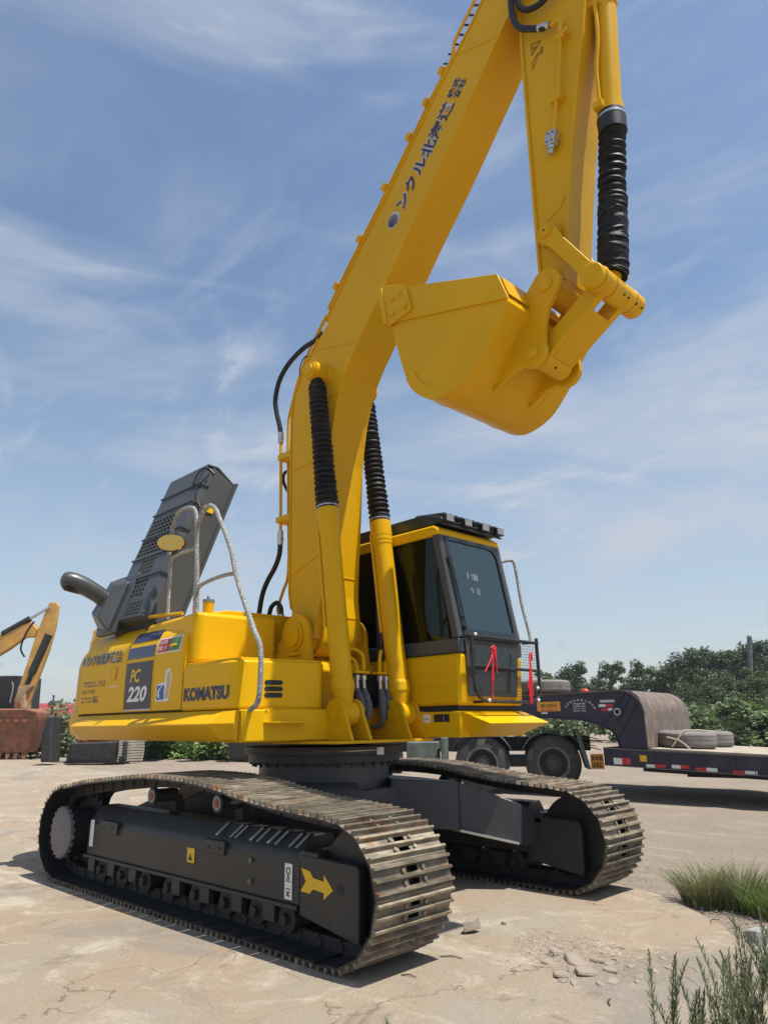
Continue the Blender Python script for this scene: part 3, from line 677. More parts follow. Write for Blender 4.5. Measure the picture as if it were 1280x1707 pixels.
decal('blue_sticker', mat('tan_decal', (.55, .40, .18), .5), hs[2], (-.635, -1.336, 1.60), X_, Z_, .1, .2, .003, pts=[(0, 0), (.08, 0), (.09, .1), (.10, .20), (.06, .24), (.03, .20), (.04, .1)])

# counterweight with rounded rear corners
b = NB()
def cwring(z, inset):
    pts = []; r = .34
    x0, x1, yy = -2.54, -3.02+inset, 1.335-inset
    pts.append((x0, -yy, z))
    for k in range(9):
        a = R(k*11.25); pts.append((x1+r-r*math.sin(a), -yy+r-r*math.cos(a), z))
    for k in range(1, 4): pts.append((x1-.10*math.sin(PI*k/4), -yy+r+(2*yy-2*r)*k/4, z))
    for k in range(9):
        a = R(90-k*11.25); pts.append((x1+r-r*math.sin(a), yy-r+r*math.cos(a), z))
    pts.append((x0, yy, z)); return pts
levels = [(1.215, .16), (1.235, .10), (1.30, .02), (1.42, 0), (1.52, .012), (1.535, .03), (2.0, .035), (2.12, .06), (2.22, .12), (2.31, .22), (2.36, .36), (2.38, .5)]
rr = [[b.verts.new(p) for p in cwring(z, i)] for z, i in levels]
for a, c in zip(rr[:-1], rr[1:]):
    for k in range(len(a)): b.faces.new((a[k], a[(k+1) % len(a)], c[(k+1) % len(a)], c[k]))
b.faces.new(rr[0][::-1]); b.faces.new(rr[-1])
up('counterweight', b, YEL, .004, sa=30)

# side skirt under the panels (flares outward)
b = NB()
sk = [(-1.30, 1.235), (-1.345, 1.25), (-1.47, 1.365), (-1.47, 1.375), (-1.34, 1.470), (-1.29, 1.480)]
A = lambda x, q: [(x, y, z) for y, z in q]
flat = [(-1.30, 1.235), (-1.325, 1.25), (-1.335, 1.365), (-1.335, 1.375), (-1.332, 1.470), (-1.29, 1.480)]
hull8(b, A(-2.54, flat), A(-2.36, sk)); hull8(b, A(-2.36, sk), A(.36, sk)); hull8(b, A(.36, sk), A(.53, flat))
up('side_skirt', b, YEL, .006)
# front right step box below the tool box
b = NB(); prism(b, [(-.30, -1.29), (.50, -1.30), (.57, -1.26), (.60, -1.15), (.66, -.47), (-.30, -.47)], 1.232, 1.478, 'z')
st = up('front_step_box', b, YEL2, .012)
b = NB(); prism(b, [(.60, -1.12), (.72, -1.06), (.75, -.78), (.64, -.74)], 1.37, 1.385, 'z'); part('step_plate', b, YEL2, st, .003)
b = NB()
for i in range(26): box(b, .58+(i//13)*.03-.006, .58+(i//13)*.03+.006, -1.10+.045*(i % 13), -1.085+.045*(i % 13), 1.478, 1.490)
part('step_grip', b, YEL2, st)
# tool box
b = NB(); prism(b, [(-.325, -1.33), (.42, -1.33), (.50, -1.30), (.535, -1.22), (.60, -.54), (.56, -.48), (.50, -.47), (-.325, -.47)], 1.482, 1.865, 'z')
tb = up('tool_box', b, YEL2, .02)
b = NB(); prism(b, [(-.30, -1.31), (.47, -1.29), (.57, -.50), (-.30, -.47)], 1.866, 1.885, 'z'); part('tool_box_lid', b, YEL2, tb, .004)
b = NB()
for i in range(16): box(b, .40, .415, -1.22+.045*i, -1.20+.045*i, 1.885, 1.897)
part('lid_grip', b, YEL2, tb)
b = NB(); dd = Vector((.06, .70, 0)).normalized(); nn = Vector((dd.y, -dd.x, 0)); o0 = Vector((.547, -1.08, 0))
for z in (1.585, 1.635, 1.685):
    q = [o0+dd*t+nn*.002+Vector((0, 0, zz)) for t, zz in ((.0, z), (.015, z-.014), (.155, z-.014), (.17, z), (.17, z+.012), (.155, z+.024), (.015, z+.024), (0, z+.012))]
    hull8(b, q, [v+nn*.004 for v in q])
lv = part('louver_slot', b, DFILL, tb)
text('maker_lettering', 'KOMATSU', NAVY, tb, (-.285, -1.331, 1.56), X_, Z_, .112, .71, .06, 0, .003, space=1.0)
# fuel tank
b = NB(); prism(b, [(-1.35, -1.20), (-.30, -1.29), (-.235, -1.27), (-.20, -1.20), (-.17, -.50), (-.22, -.43), (-1.35, -.43)], 1.888, 2.335, 'z')
tk = up('fuel_tank', b, YEL2, .035)
b = NB(); cyl(b, (-.46, -1.04, 2.33), (-.46, -1.04, 2.47), .052, 24); fc = part('filler_neck', b, YEL, tk)
b = NB(); cyl(b, (-.46, -1.04, 2.471), (-.46, -1.04, 2.495), .056, 24); tube(b, [(-.48, -1.04, 2.495), (-.46, -1.05, 2.53), (-.44, -1.04, 2.495)], .006, 6); part('filler_cap', b, mat('cap_grey', (.18, .19, .2), .5), fc)

# ---- hood, opened on its hinge along the right side
hx0, hx1 = -2.30, -1.33
ph = R(20); HO = Vector((0, -1.27, 2.40)); hv = Vector((0, math.sin(ph), math.cos(ph))); hn = Vector((0, -math.cos(ph), math.sin(ph)))
def HP(x, v, d=0): return HO+Vector((x, 0, 0))+hv*v-hn*d      # d = depth behind the outer face
def hbox(b, x0, x1, v0, v1, d0, d1):
    hull8(b, [HP(x0, v0, d0), HP(x1, v0, d0), HP(x1, v1, d0), HP(x0, v1, d0)], [HP(x0, v0, d1), HP(x1, v0, d1), HP(x1, v1, d1), HP(x0, v1, d1)])
b = NB()
VT = 1.93
zones = [(1.12, 1.345, -2.20, -1.66), (.85, 1.07, -2.22, -1.66), (.58, .78, -1.99, -1.65), (.29, .51, -2.05, -1.60), (.07, .23, -1.84, -1.50)]
cuts = sorted({0.04, VT}|{z[0] for z in zones}|{z[1] for z in zones})
for v0, v1 in zip(cuts[:-1], cuts[1:]):
    zn = [z for z in zones if abs(z[0]-v0) < 1e-6]
    if zn:
        z = zn[0]; hbox(b, hx0+.05, z[2], v0, v1, 0, .012); hbox(b, z[3], hx1-.04, v0, v1, 0, .012)
        nx, nv = round((z[3]-z[2])/.075), 4
        if z[0] > .9: pass
        for i in range(nx+1):
            x = z[2]+(z[3]-z[2])*i/nx; hbox(b, x-.008, x+.008, v0, v1, .0005, .0115)
        for j in range(nv+1):
            v = v0+(v1-v0)*j/nv; hbox(b, z[2], z[3], v-.008, v+.008, .001, .011)
    else: hbox(b, hx0+.05, hx1-.04, v0, v1, 0, .012)
# rims (front side wall, rear wall, top and bottom walls) with rounded shoulders
D = .36
def wall(a0, a1, c0, c1):   # quad strip with thickness
    pass
hull8(b, [HP(hx1-.04, .05, 0), HP(hx1-.04, VT-.06, 0), HP(hx1-.04, VT-.06, .012), HP(hx1-.04, .05, .012)],
         [HP(hx1+.02, .02, .07), HP(hx1+.02, VT-.04, .07), HP(hx1+.005, VT-.04, .075), HP(hx1+.005, .02, .075)])
hull8(b, [HP(hx1+.02, .02, .07), HP(hx1+.02, VT-.04, .07), HP(hx1+.005, VT-.04, .075), HP(hx1+.005, .02, .075)],
         [HP(hx1+.05, -.02, D), HP(hx1+.05, VT-.12, D), HP(hx1+.035, VT-.12, D), HP(hx1+.035, -.02, D)])
hull8(b, [HP(hx0+.05, .05, 0), HP(hx0+.05, VT-.06, 0), HP(hx0+.05, VT-.06, .012), HP(hx0+.05, .05, .012)],
         [HP(hx0, .02, .07), HP(hx0, VT-.04, .07), HP(hx0+.015, VT-.04, .075), HP(hx0+.015, .02, .075)])
hull8(b, [HP(hx0, .02, .07), HP(hx0, VT-.04, .07), HP(hx0+.015, VT-.04, .075), HP(hx0+.015, .02, .075)],
         [HP(hx0-.03, -.02, D), HP(hx0-.03, VT-.12, D), HP(hx0-.015, VT-.12, D), HP(hx0-.015, -.02, D)])
hull8(b, [HP(hx0+.05, VT-.001, 0), HP(hx1-.04, VT-.001, 0), HP(hx1-.04, VT-.02, .012), HP(hx0+.05, VT-.02, .012)],
         [HP(hx0, VT, .10), HP(hx1+.02, VT, .10), HP(hx1+.02, VT-.02, .10), HP(hx0, VT-.02, .10)])
hull8(b, [HP(hx0, VT, .10), HP(hx1+.02, VT, .10), HP(hx1+.02, VT-.02, .10), HP(hx0, VT-.02, .10)],
         [HP(hx0-.03, VT-.10, D), HP(hx1+.05, VT-.10, D), HP(hx1+.05, VT-.12, D), HP(hx0-.03, VT-.12, D)])
hbox(b, hx0, hx1+.02, .03, .05, .02, D)
# flange lip
hull8(b, [HP(hx1+.03, -.02, D-.02), HP(hx1+.03, VT-.09, D-.02), HP(hx1+.10, VT-.09, D-.02), HP(hx1+.10, -.02, D-.02)], [HP(hx1+.03, -.02, D+.01), HP(hx1+.03, VT-.09, D+.01), HP(hx1+.10, VT-.09, D+.01), HP(hx1+.10, -.02, D+.01)])
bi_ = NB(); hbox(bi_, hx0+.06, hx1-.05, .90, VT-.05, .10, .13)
hood = up('engine_hood', b, HOODM, .006, label='raised grey engine hood with vent holes')
b = NB()
for v in (1.665, 1.43, 1.095, .815, .545):
    hbox(b, hx0+.03, hx1-.02, v-.011, v+.011, -.014, .0)
    hull8(b, [HP(hx1-.02, v-.011, -.014), HP(hx1-.02, v+.011, -.014), HP(hx1-.02, v+.011, .01), HP(hx1-.02, v-.011, .01)], [HP(hx1+.04, v-.03, .07), HP(hx1+.04, v-.008, .07), HP(hx1+.02, v-.008, .09), HP(hx1+.02, v-.03, .09)])
part('hood_rib', b, HOODD, hood)
part('hood_vent_shade', bi_, DFILL, hood)  # added dark panel that paints shade behind the upper vent holes
b = NB(); tube(b, [HP(-1.50, 1.60, -.015), HP(-1.47, 1.80, -.03), HP(-1.37, 1.87, .0), HP(-1.30, 1.82, .08)], .010, 8); tube(b, [HP(-1.30, 1.78, .03), HP(-1.36, 1.60, -.01), HP(-1.34, 1.47, .02), HP(-1.28, 1.36, .08)], .009, 8)
part('hood_stay', b, BLK, hood)
b = NB(); hull8(b, [HP(hx1+.035, 1.35, .12), HP(hx1+.035, 1.42, .12), HP(hx1+.04, 1.44, .24), HP(hx1+.04, 1.37, .24)], [HP(hx1+.045, 1.35, .12), HP(hx1+.045, 1.42, .12), HP(hx1+.05, 1.44, .24), HP(hx1+.05, 1.37, .24)]); part('hood_sticker', b, YTX, hood)
# cowl + air duct pointing outward
b = NB()
hull8(b, [HP(-2.33, -.02, -.02), HP(-1.98, -.10, -.02), HP(-2.02, .52, -.02), HP(-2.30, .62, -.02)], [HP(-2.31, .10, -.17), HP(-2.07, .02, -.17), HP(-2.10, .42, -.13), HP(-2.29, .50, -.13)])
hbox(b, -2.33, -1.9, -.1, .62, -.021, .05)
cowl = part('duct_cowl', b, HOODD, hood, .02)
b = NB()
P = [HP(-2.20, .26, -.08), HP(-2.21, .29, -.22), HP(-2.23, .31, -.38), HP(-2.26, .31, -.48), HP(-2.275, .295, -.56), HP(-2.285, .28, -.60), HP(-2.29, .275, -.62)]
rings(b, P, [.092, .092, .095, .100, .098, .078, .03], 24)
mo = NB(); rings(mo, [HP(-2.245, .285, -.33), HP(-2.262, .285, -.47), HP(-2.275, .272, -.555), HP(-2.28, .262, -.595)], [.06, .088, .086, .05], 20)
part('air_duct', b, HOODD, cowl, label='tapered grey exhaust duct sticking out of the raised hood')
part('duct_mouth', mo, DFILL, cowl)
# hinge block area under hood and black engine bay
b = NB(); hull8(b, [(-2.25, -1.1, 2.30), (-1.35, -1.1, 2.30), (-1.35, -.2, 2.30), (-2.25, -.2, 2.30)], [(-2.2, -1.15, 2.46), (-1.40, -1.15, 2.46), (-1.40, -.3, 2.46), (-2.2, -.3, 2.46)]); up('engine_block', b, DFILL)

# ---- handrails and mirror
b = NB(); r_ = .021
tube(b, [(.56, -1.22, 1.475), (.64, -1.25, 1.485), (.71, -1.25, 1.53), (.735, -1.25, 1.66), (.72, -1.25, 1.94), (.59, -1.25, 2.14), (.33, -1.25, 2.57), (.22, -1.25, 2.83), (.0, -1.25, 3.16), (-.10, -1.25, 3.28), (-.22, -1.25, 3.31), (-.36, -1.25, 3.20), (-.38, -1.25, 3.05), (-.35, -1.24, 2.7), (-.33, -1.23, 2.34)], r_, 10, 5)
tube(b, [(.30, -1.25, 2.60), (.10, -1.25, 2.61), (-.20, -1.25, 2.59), (-.31, -1.25, 2.54), (-.335, -1.24, 2.42)], .018, 8, 4)
hr = up('handrail', b, WRAP, label='large handrail wrapped in speckled film')
b = NB()
tube(b, [(-.60, -1.10, 2.34), (-.63, -1.10, 2.9), (-.67, -1.10, 3.29), (-.72, -1.10, 3.42), (-.82, -1.10, 3.47), (-1.0, -1.10, 3.48), (-1.10, -1.10, 3.44), (-1.16, -1.10, 3.33), (-1.18, -1.10, 3.15), (-1.19, -1.10, 3.05)], .020, 10, 5)
tube(b, [(-1.13, -1.10, 2.38), (-1.15, -1.10, 2.9), (-1.14, -1.10, 2.97), (-1.08, -1.10, 3.01), (-.70, -1.10, 3.02), (-.64, -1.10, 3.01)], .018, 10, 5)
hr2 = up('handrail', b, WRAP, label='smaller handrail carrying the mirror')
mc = Vector((-1.05, -1.16, 3.14)); mn = Vector((.70, -.62, -.10)).normalized()
b = NB(); bmesh.ops.create_uvsphere(b, u_segments=24, v_segments=12, radius=1)
e1 = mn.cross(Vector((0, 0, 1))).normalized(); e2 = e1.cross(mn)
for v in b.verts: v.co = mc+e1*v.co.x*.15+e2*v.co.y*.095+mn*(v.co.z*.05 if v.co.z < 0 else v.co.z*.008)
mh = part('mirror_housing', b, BLK, hr2)
MIR = mat('mirror_face', (.62, .42, .12), .12, metal=1.0, bump=.9, bscale=7)  # gold base colour paints in the golden reflection seen in the mirror
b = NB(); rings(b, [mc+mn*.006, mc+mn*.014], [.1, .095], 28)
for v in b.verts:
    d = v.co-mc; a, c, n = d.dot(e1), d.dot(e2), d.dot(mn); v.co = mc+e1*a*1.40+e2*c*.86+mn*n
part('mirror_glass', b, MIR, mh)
b = NB(); tube(b, [mc, mc+Vector((0, .03, -.05)), (-1.15, -1.10, 2.98)], .010, 6); part('mirror_stalk', b, BLK, hr2)
b = NB(); tube(b, [(-1.33, -1.2, 2.42), (-1.10, -1.14, 2.415), (-.8, -1.12, 2.40)], .018, 8); up('hinge_rod', b, YEL)

# ================================================================== CAB
cab = empty('cab', parent=EX); cab.rotation_euler = (0, 0, TH)
CY0, CY1 = .41, 1.34
# profile (x,z): front edge bottom->top
fr_ = [(1.32, 1.50), (1.35, 2.10), (1.15, 3.10)]
rear = -.48
b = NB(); prism(b, [(rear, 1.50), (1.325, 1.50), (1.35, 1.95), (rear, 1.95)], CY0, CY1)
cb_ = part('cab_lower_body', b, YEL2, cab, .03)
b = NB()
for z in (1.66, 1.78): box(b, rear+.1, 1.22, CY0-.006, CY0+.002, z, z+.012)
part('pressed_groove', b, YEL2, cb_, .003)
b = NB(); prism(b, [(rear, 1.462), (1.30, 1.462), (1.30, 1.498), (rear, 1.498)], CY0+.01, CY1-.01); part('mount_gap', b, DFILL, cab)
GC = mat('cab_grey', (.050, .055, .055), .4, coat=.2)
b = NB()
xf = lambda z: 1.35-(z-2.10)*.20
prism(b, [(rear, 1.951), (1.351, 1.951), (1.352, 2.08), (rear, 2.08)], CY0-.001, CY1+.001)      # belt band
for y0, y1 in ((CY0, CY0+.07), (CY1-.07, CY1)):    # front pillars
    hull8(b, [(xf(2.08)-.09, y0, 2.08), (xf(2.08), y0, 2.08), (xf(2.08), y1, 2.08), (xf(2.08)-.09, y1, 2.08)], [(xf(3.08)-.09, y0, 3.08), (xf(3.08), y0, 3.08), (xf(3.08), y1, 3.08), (xf(3.08)-.09, y1, 3.08)])
    box(b, rear, rear+.1, y0, y1, 2.08, 3.08); box(b, .28, .36, y0+.002, y1-.002, 2.08, 3.08)
box(b, rear, rear+.05, CY0+.06, CY1-.06, 2.06, 3.08)
part('cab_pillar', b, GC, cab, .015)
b = NB()   # header / roof frame in yellow
prism(b, [(rear, 3.06), (xf(3.06)+.004, 3.06), (xf(3.06)-.01, 3.13), (xf(3.1)-.06, 3.165), (rear, 3.175)], CY0-.004, CY1+.004)
rf = part('cab_roof', b, YEL2, cab, .02)
# black interior skins so the side glass reads dark
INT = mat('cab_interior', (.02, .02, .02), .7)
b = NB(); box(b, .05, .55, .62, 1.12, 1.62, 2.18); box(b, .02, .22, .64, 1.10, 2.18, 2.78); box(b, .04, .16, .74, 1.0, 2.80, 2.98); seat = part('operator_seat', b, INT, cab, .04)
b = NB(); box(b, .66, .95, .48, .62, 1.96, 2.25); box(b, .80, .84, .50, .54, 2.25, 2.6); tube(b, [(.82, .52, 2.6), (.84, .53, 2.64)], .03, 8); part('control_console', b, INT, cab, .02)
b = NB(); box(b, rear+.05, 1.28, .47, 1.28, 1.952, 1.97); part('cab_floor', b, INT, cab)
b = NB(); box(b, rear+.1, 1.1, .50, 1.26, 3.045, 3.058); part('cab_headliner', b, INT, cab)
# glass
def sideglass(y):
    b = NB(); A = [(rear+.1, 2.081), (.279, 2.081), (.279, 3.06), (rear+.1, 3.06)]; prism(b, A, y, y+.006)
    part('side_window', b, GLS, cab, sa=0)
    b = NB(); prism(b, [(.361, 2.081), (xf(2.081)-.091, 2.081), (xf(3.06)-.091, 3.06), (.361, 3.06)], y, y+.006); part('side_window', b, GLS, cab, sa=0)
sideglass(CY0+.02); sideglass(CY1-.03)
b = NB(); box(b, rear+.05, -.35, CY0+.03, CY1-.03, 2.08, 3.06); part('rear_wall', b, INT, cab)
# windscreen surround with rounded opening + glass
def wsp(y, z, d=0): return Vector((xf(z)+d, y, z))
b = NB()
oy0, oy1, oz0, oz1 = .475, 1.275, 2.135, 3.045
inn = []
r1 = .07
for cx_, cz_, a0 in ((oy1-.03-r1*1.6, oz1-.02-r1*1.6, 0), (oy0+.04+r1*.4, oz1-.02-r1*.4, 90), (oy0+.04+r1*.4, oz0+.03+r1*.4, 180), (oy1-.03-r1*.4, oz0+.03+r1*.4, 270)):
    rr_ = r1*(1.6 if a0 == 0 else .4)
    for k in range(7): a = R(a0+15*k); inn.append((cx_+rr_*math.cos(a), cz_+rr_*math.sin(a)))
outr = []
cy_, cz_ = (oy0+oy1)/2, (oz0+oz1)/2
for (y, z) in inn:
    a = y-cy_; c = z-cz_; s = min((oy1+.0-cy_)/abs(a) if abs(a) > 1e-6 else 9, (oz1+.02-cz_)/abs(c) if abs(c) > 1e-6 else 9); outr.append((cy_+a*s, cz_+c*s))
n = len(inn)
vi = [b.verts.new(wsp(y, z, .006)) for y, z in inn]; vo_ = [b.verts.new(wsp(y, z, .006)) for y, z in outr]
vi2 = [b.verts.new(wsp(y, z, -.03)) for y, z in inn]; vo2 = [b.verts.new(wsp(y, z, -.03)) for y, z in outr]
for k in range(n):
    j = (k+1) % n
    for q in ((vi[k], vi[j], vo_[j], vo_[k]), (vi2[k], vo2[k], vo2[j], vi2[j]), (vi[k], vi2[k], vi2[j], vi[j]), (vo_[k], vo_[j], vo2[j], vo2[k])): b.faces.new(q)
wf = part('windscreen_frame', b, mat('screen_frame_black', (.018, .02, .02), .3), cab)
b = NB(); hull8(b, [wsp(oy0+.02, oz0+.01, -.012), wsp(oy1-.01, oz0+.01, -.012), wsp(oy1-.01, oz1-.01, -.012), wsp(oy0+.02, oz1-.01, -.012)], [wsp(oy0+.02, oz0+.01, -.006), wsp(oy1-.01, oz0+.01, -.006), wsp(oy1-.01, oz1-.01, -.006), wsp(oy0+.02, oz1-.01, -.006)])
ws = part('windscreen', b, GLF, cab, sa=0)
wy = Vector((-.20, 0, 1)).normalized(); CHALK = mat('chalk', (.42, .46, .45), .8)
for s_, y, z, h in (('F 188', .72, 2.66, .065), ('今 是', .72, 2.52, .065)):
    text('chalk_writing', s_, CHALK, ws, wsp(y, z, -.004), (0, 1, 0), wy, h, .15, -.02, 0, .001)
# wiper
b = NB(); tube(b, [wsp(.50, 2.16, .03), wsp(.49, 2.5, .035), wsp(.475, 2.80, .03)], .008, 6); tube(b, [wsp(.50, 2.28, .03), wsp(.465, 2.62, .03), wsp(.445, 3.0, .02)], .006, 6); cyl(b, wsp(.50, 2.18, .0), wsp(.50, 2.18, .04), .022, 10); cyl(b, wsp(.52, 2.28, .02), wsp(.49, 2.27, .03), .012, 8)
box(b, xf(2.8)+.0, xf(2.8)+.035, .455, .495, 2.78, 2.84)
part('wiper', b, BLK, cab)
# lower front: grey surround + lower glass
b = NB(); hull8(b, [(1.346, .52, 1.58), (1.346, 1.22, 1.58), (1.366, 1.26, 2.12), (1.366, .47, 2.12)], [(1.352, .52, 1.58), (1.352, 1.22, 1.58), (1.372, 1.26, 2.12), (1.372, .47, 2.12)])
lf = part('lower_front_frame', b, GC, cab, .02)
b = NB(); hull8(b, [(1.354, .58, 1.62), (1.354, 1.17, 1.62), (1.370, 1.20, 2.02), (1.370, .53, 2.02)], [(1.359, .58, 1.62), (1.359, 1.17, 1.62), (1.375, 1.20, 2.02), (1.375, .53, 2.02)]); part('lower_window', b, mat('dark_lower_glass', (.03, .045, .045), .12, coat=.5), lf, .01)
b = NB(); rings(b, [(1.373, .50, 2.085), (1.373, 1.25, 2.085)], .018, 8); part('screen_sill_bar', b, BLK, lf)
# roof guard, corrugated visor and work lights
b = NB()
prism(b, [(rear, 3.177), (1.06, 3.177), (1.20, 3.20), (1.16, 3.245), (.95, 3.30), (rear, 3.30)], CY0+.02, CY1-.02)
rg = part('roof_guard', b, mat('dark_roof_guard', (.020, .028, .024), .3, coat=.3), cab, .012)
b = NB()
for i in range(10): rings(b, [(.80, .50+.085*i, 3.305), (1.16, .50+.085*i, 3.265), (1.20, .50+.085*i, 3.245)], [.030, .030, .022], 10)
part('corrugated_visor', b, BLK, rg)
b = NB(); cyl(b, (1.17, .43, 3.19), (1.17, 1.33, 3.19), .012, 8); cyl(b, (1.19, .43, 3.165), (1.19, 1.33, 3.165), .010, 8)
lb = part('light_bar', b, BLK, cab)
for i, y in enumerate((.49, .76, 1.03, 1.27)):
    b = NB(); box(b, 1.195, 1.238, y-.058, y+.058, 3.182, 3.258); wl = part('work_light', b, BLK, lb, .006)
    b = NB(); box(b, 1.2385, 1.242, y-.051, y+.051, 3.189, 3.251); part('lamp_lens', b, LENS, wl, .003)
# lower guard mesh
def gp(y, z): return Vector((1.47+.0*(z-1.6), y, z))
b = NB()
tube(b, [gp(.44, 2.10), gp(.44, 1.80), gp(.47, 1.62), gp(.55, 1.545), gp(.70, 1.53), gp(1.25, 1.53)], .014, 8, 5)
tube(b, [gp(1.25, 1.53), gp(1.37, 1.56), gp(1.42, 1.66), gp(1.42, 2.13)], .016, 8, 5)
cyl(b, gp(.38, 2.09), gp(1.44, 2.085), .014, 8); cyl(b, gp(.44, 1.83), gp(1.42, 1.82), .012, 8)
for y in (.44, 1.42): cyl(b, gp(y, 2.09), (1.34, y-.06*(1 if y > 1 else 0), 2.09), .013, 8)
for y in (.60, 1.2): cyl(b, gp(y, 1.53), (1.33, y, 1.53), .012, 8)
gd = part('front_guard', b, BLK, cab)
b = NB()
for i in range(38):
    y = .455+.026*i; z0 = 1.535 if .56 < y < 1.28 else (1.62 if y < .5 or y > 1.38 else 1.56)
    box(b, 1.4685, 1.4705, y-.0013, y+.0013, z0, 2.08)
for i in range(21):
    z = 1.55+.026*i; y0 = .45 if z > 1.66 else .50
    box(b, 1.4705, 1.4725, y0, 1.41, z-.0013, z+.0013)
part('guard_mesh', b, BLK, gd, sa=0)
b = NB()
for y, z in ((.47, 2.10), (.62, 1.54), (1.36, 1.55), (1.36, 1.66)): bmesh.ops.create_uvsphere(b, u_segments=10, v_segments=6, radius=.016, matrix=Matrix.Translation((1.49, y, z)))
part('guard_fixing', b, WHT, gd)
def tassel(y, zt, n=7, ln=.42, spread=.05):
    b = NB()
    for i in range(n):
        q = rnd.uniform(-1, 1); l2 = ln*rnd.uniform(.55, 1)
        tube(b, [gp(y, zt)+Vector((.012, 0, 0)), gp(y+q*spread*.4, zt-l2*.45)+Vector((.018+rnd.uniform(0, .01), 0, 0)), gp(y+q*spread, zt-l2)+Vector((.014, rnd.uniform(-.01, .01), 0))], .0065, 5, 4)
    tube(b, [gp(y-.015, zt+.0)+Vector((.02, 0, 0)), gp(y+.015, zt+.02)+Vector((.025, 0, 0)), gp(y+.02, zt-.05)+Vector((.02, 0, 0))], .010, 6, 4)
    part('rope_tassel', b, REDR, gd)
tassel(.70, 1.99, 5, .46, .06); tassel(.72, 1.98, 3, .30, .16); tassel(1.27, 1.96, 7, .45, .05)
# side handrail at the left of the windscreen
b = NB(); tube(b, [(1.14, 1.36, 2.93), (1.20, 1.44, 2.95), (1.24, 1.47, 2.90), (1.30, 1.46, 2.5), (1.38, 1.44, 2.2), (1.40, 1.42, 2.10)], .016, 8, 5); up('cab_handrail', b, WRAP)
# box under the cab with the slanting front
b = NB(); box(b, .70, 1.325, CY0-.005, 1.34, 1.235, 1.452); ub = up('cab_riser', b, YEL2, .01)
b = NB()
hull8(b, [(1.322, .44, 1.45), (1.322, .56, 1.24), (1.322, 1.28, 1.24), (1.322, 1.335, 1.45)], [(1.60, .46, 1.352), (1.60, .47, 1.345), (1.60, 1.325, 1.345), (1.60, 1.33, 1.352)])
part('slanting_nose', b, YEL2, ub, .006)
decal('white_label', WHT, ub, (.90, CY0-.0055, 1.36), X_, Z_, .085, .07); text('label_print', 'DANGER', DEC, ub, (.91, CY0-.009, 1.385), X_, Z_, .016, .06)
decal('black_label', DEC, ub, (1.03, CY0-.0055, 1.365), X_, Z_, .18, .065); decal('black_label', SIL, ub, (1.145, CY0-.0088, 1.37), X_, Z_, .004, .055, .001)
b = NB(); box(b, .78, 1.24, CY0-.001, CY0+.003, 1.452, 1.47); part('riser_shadow_gap', b, DFILL, ub)
ps = decal('parts_label', WHT, deck, (.80, -.0, 1.14), (0, 1, 0), Z_, .07, .06) if False else None
b = NB(); box(b, .735, .74, -.02, .06, 1.10, 1.16)
up('parts_label', b, WHT)

# ================================================================== BOOM
back = [(-.16, 2.31), (-.21, 2.45), (-.25, 2.61), (-.255, 3.13), (-.27, 3.68), (-.285, 4.15), (-.285, 4.45), (-.275, 4.62), (-.24, 4.79), (-.11, 4.99), (.09, 5.22), (.35, 5.54), (.71, 5.94), (1.15, 6.38), (1.53, 6.78), (1.95, 7.24), (2.40, 7.68), (2.62, 7.93), (2.80, 8.14)]
belly = [(3.22, 7.90), (2.84, 7.45), (2.33, 6.82), (1.92, 6.31), (1.53, 5.87), (1.22, 5.49), (.92, 5.14), (.70, 4.88), (.58, 4.70), (.49, 4.50), (.43, 4.30), (.385, 4.08), (.355, 3.86), (.34, 3.60), (.325, 3.30), (.305, 3.0), (.285, 2.72), (.28, 2.53), (.30, 2.33), (.29, 2.15)]
prof = back+[(2.92, 8.20), (3.08, 8.19), (3.20, 8.10)]+belly+[(.24, 2.04), (.14, 1.97), (.0, 1.975), (-.09, 2.04), (-.14, 2.15)]
b = NB(); prism(b, prof, YC-.215, YC+.215)
boom = up('boom', b, YEL, .006, sa=28)
b = NB()   # flange plates proud of the webs (top plate and belly plate edges)
def strip(pts, w, off0, off1, y0, y1):
    P = [Vector(p) for p in pts]
    for i, (p, q) in enumerate(zip(P[:-1], P[1:])):
        t = (q-p).normalized(); n = Vector((-t.y, t.x)); t0 = (P[i]-P[max(i-1, 0)]); t1 = (P[min(i+2, len(P)-1)]-P[i+1])
        n0 = (n+Vector((-t0.normalized().y, t0.normalized().x)) if t0.length > 0 else n).normalized(); n1 = (n+Vector((-t1.normalized().y, t1.normalized().x)) if t1.length > 0 else n).normalized()
        A = [(p.x+n0.x*off0, y0, p.y+n0.y*off0), (p.x+n0.x*off1, y0, p.y+n0.y*off1), (q.x+n1.x*off1, y0, q.y+n1.y*off1), (q.x+n1.x*off0, y0, q.y+n1.y*off0)]
        hull8(b, A, [(x, y1, z) for x, y, z in A])
strip(back[1:], 0, -.012, .006, YC-.227, YC+.227)
part('boom_top_plate', b, YEL, boom)
b = NB(); strip(belly[1:-1], 0, -.004, .005, YC-.224, YC+.224); part('boom_belly_plate', b, YEL, boom)
b = NB()   # weld seams
def seam(p, q, y, r=.009): cyl(b, (p[0], y, p[1]), (q[0], y, q[1]), r, 6)
seam((-.25, 2.78), (.27, 2.95), YC-.216); seam((.10, 5.18), (.75, 5.0), YC-.216); seam((-.27, 3.9), (.36, 3.92), YC-.216); seam((2.20, 7.45), (2.66, 7.28), YC-.216); seam((.25, 4.55), (.5, 4.55), YC-.216)
for z in (2.72,): cyl(b, (.292, YC-.2, z), (.292, YC+.2, z-.0), .006, 6)
part('weld_seam', b, YEL, boom)
b = NB()   # foot flare and tube
cyl(b, (.06, YC-.32, 2.15), (.06, YC+.32, 2.15), .165, 36)
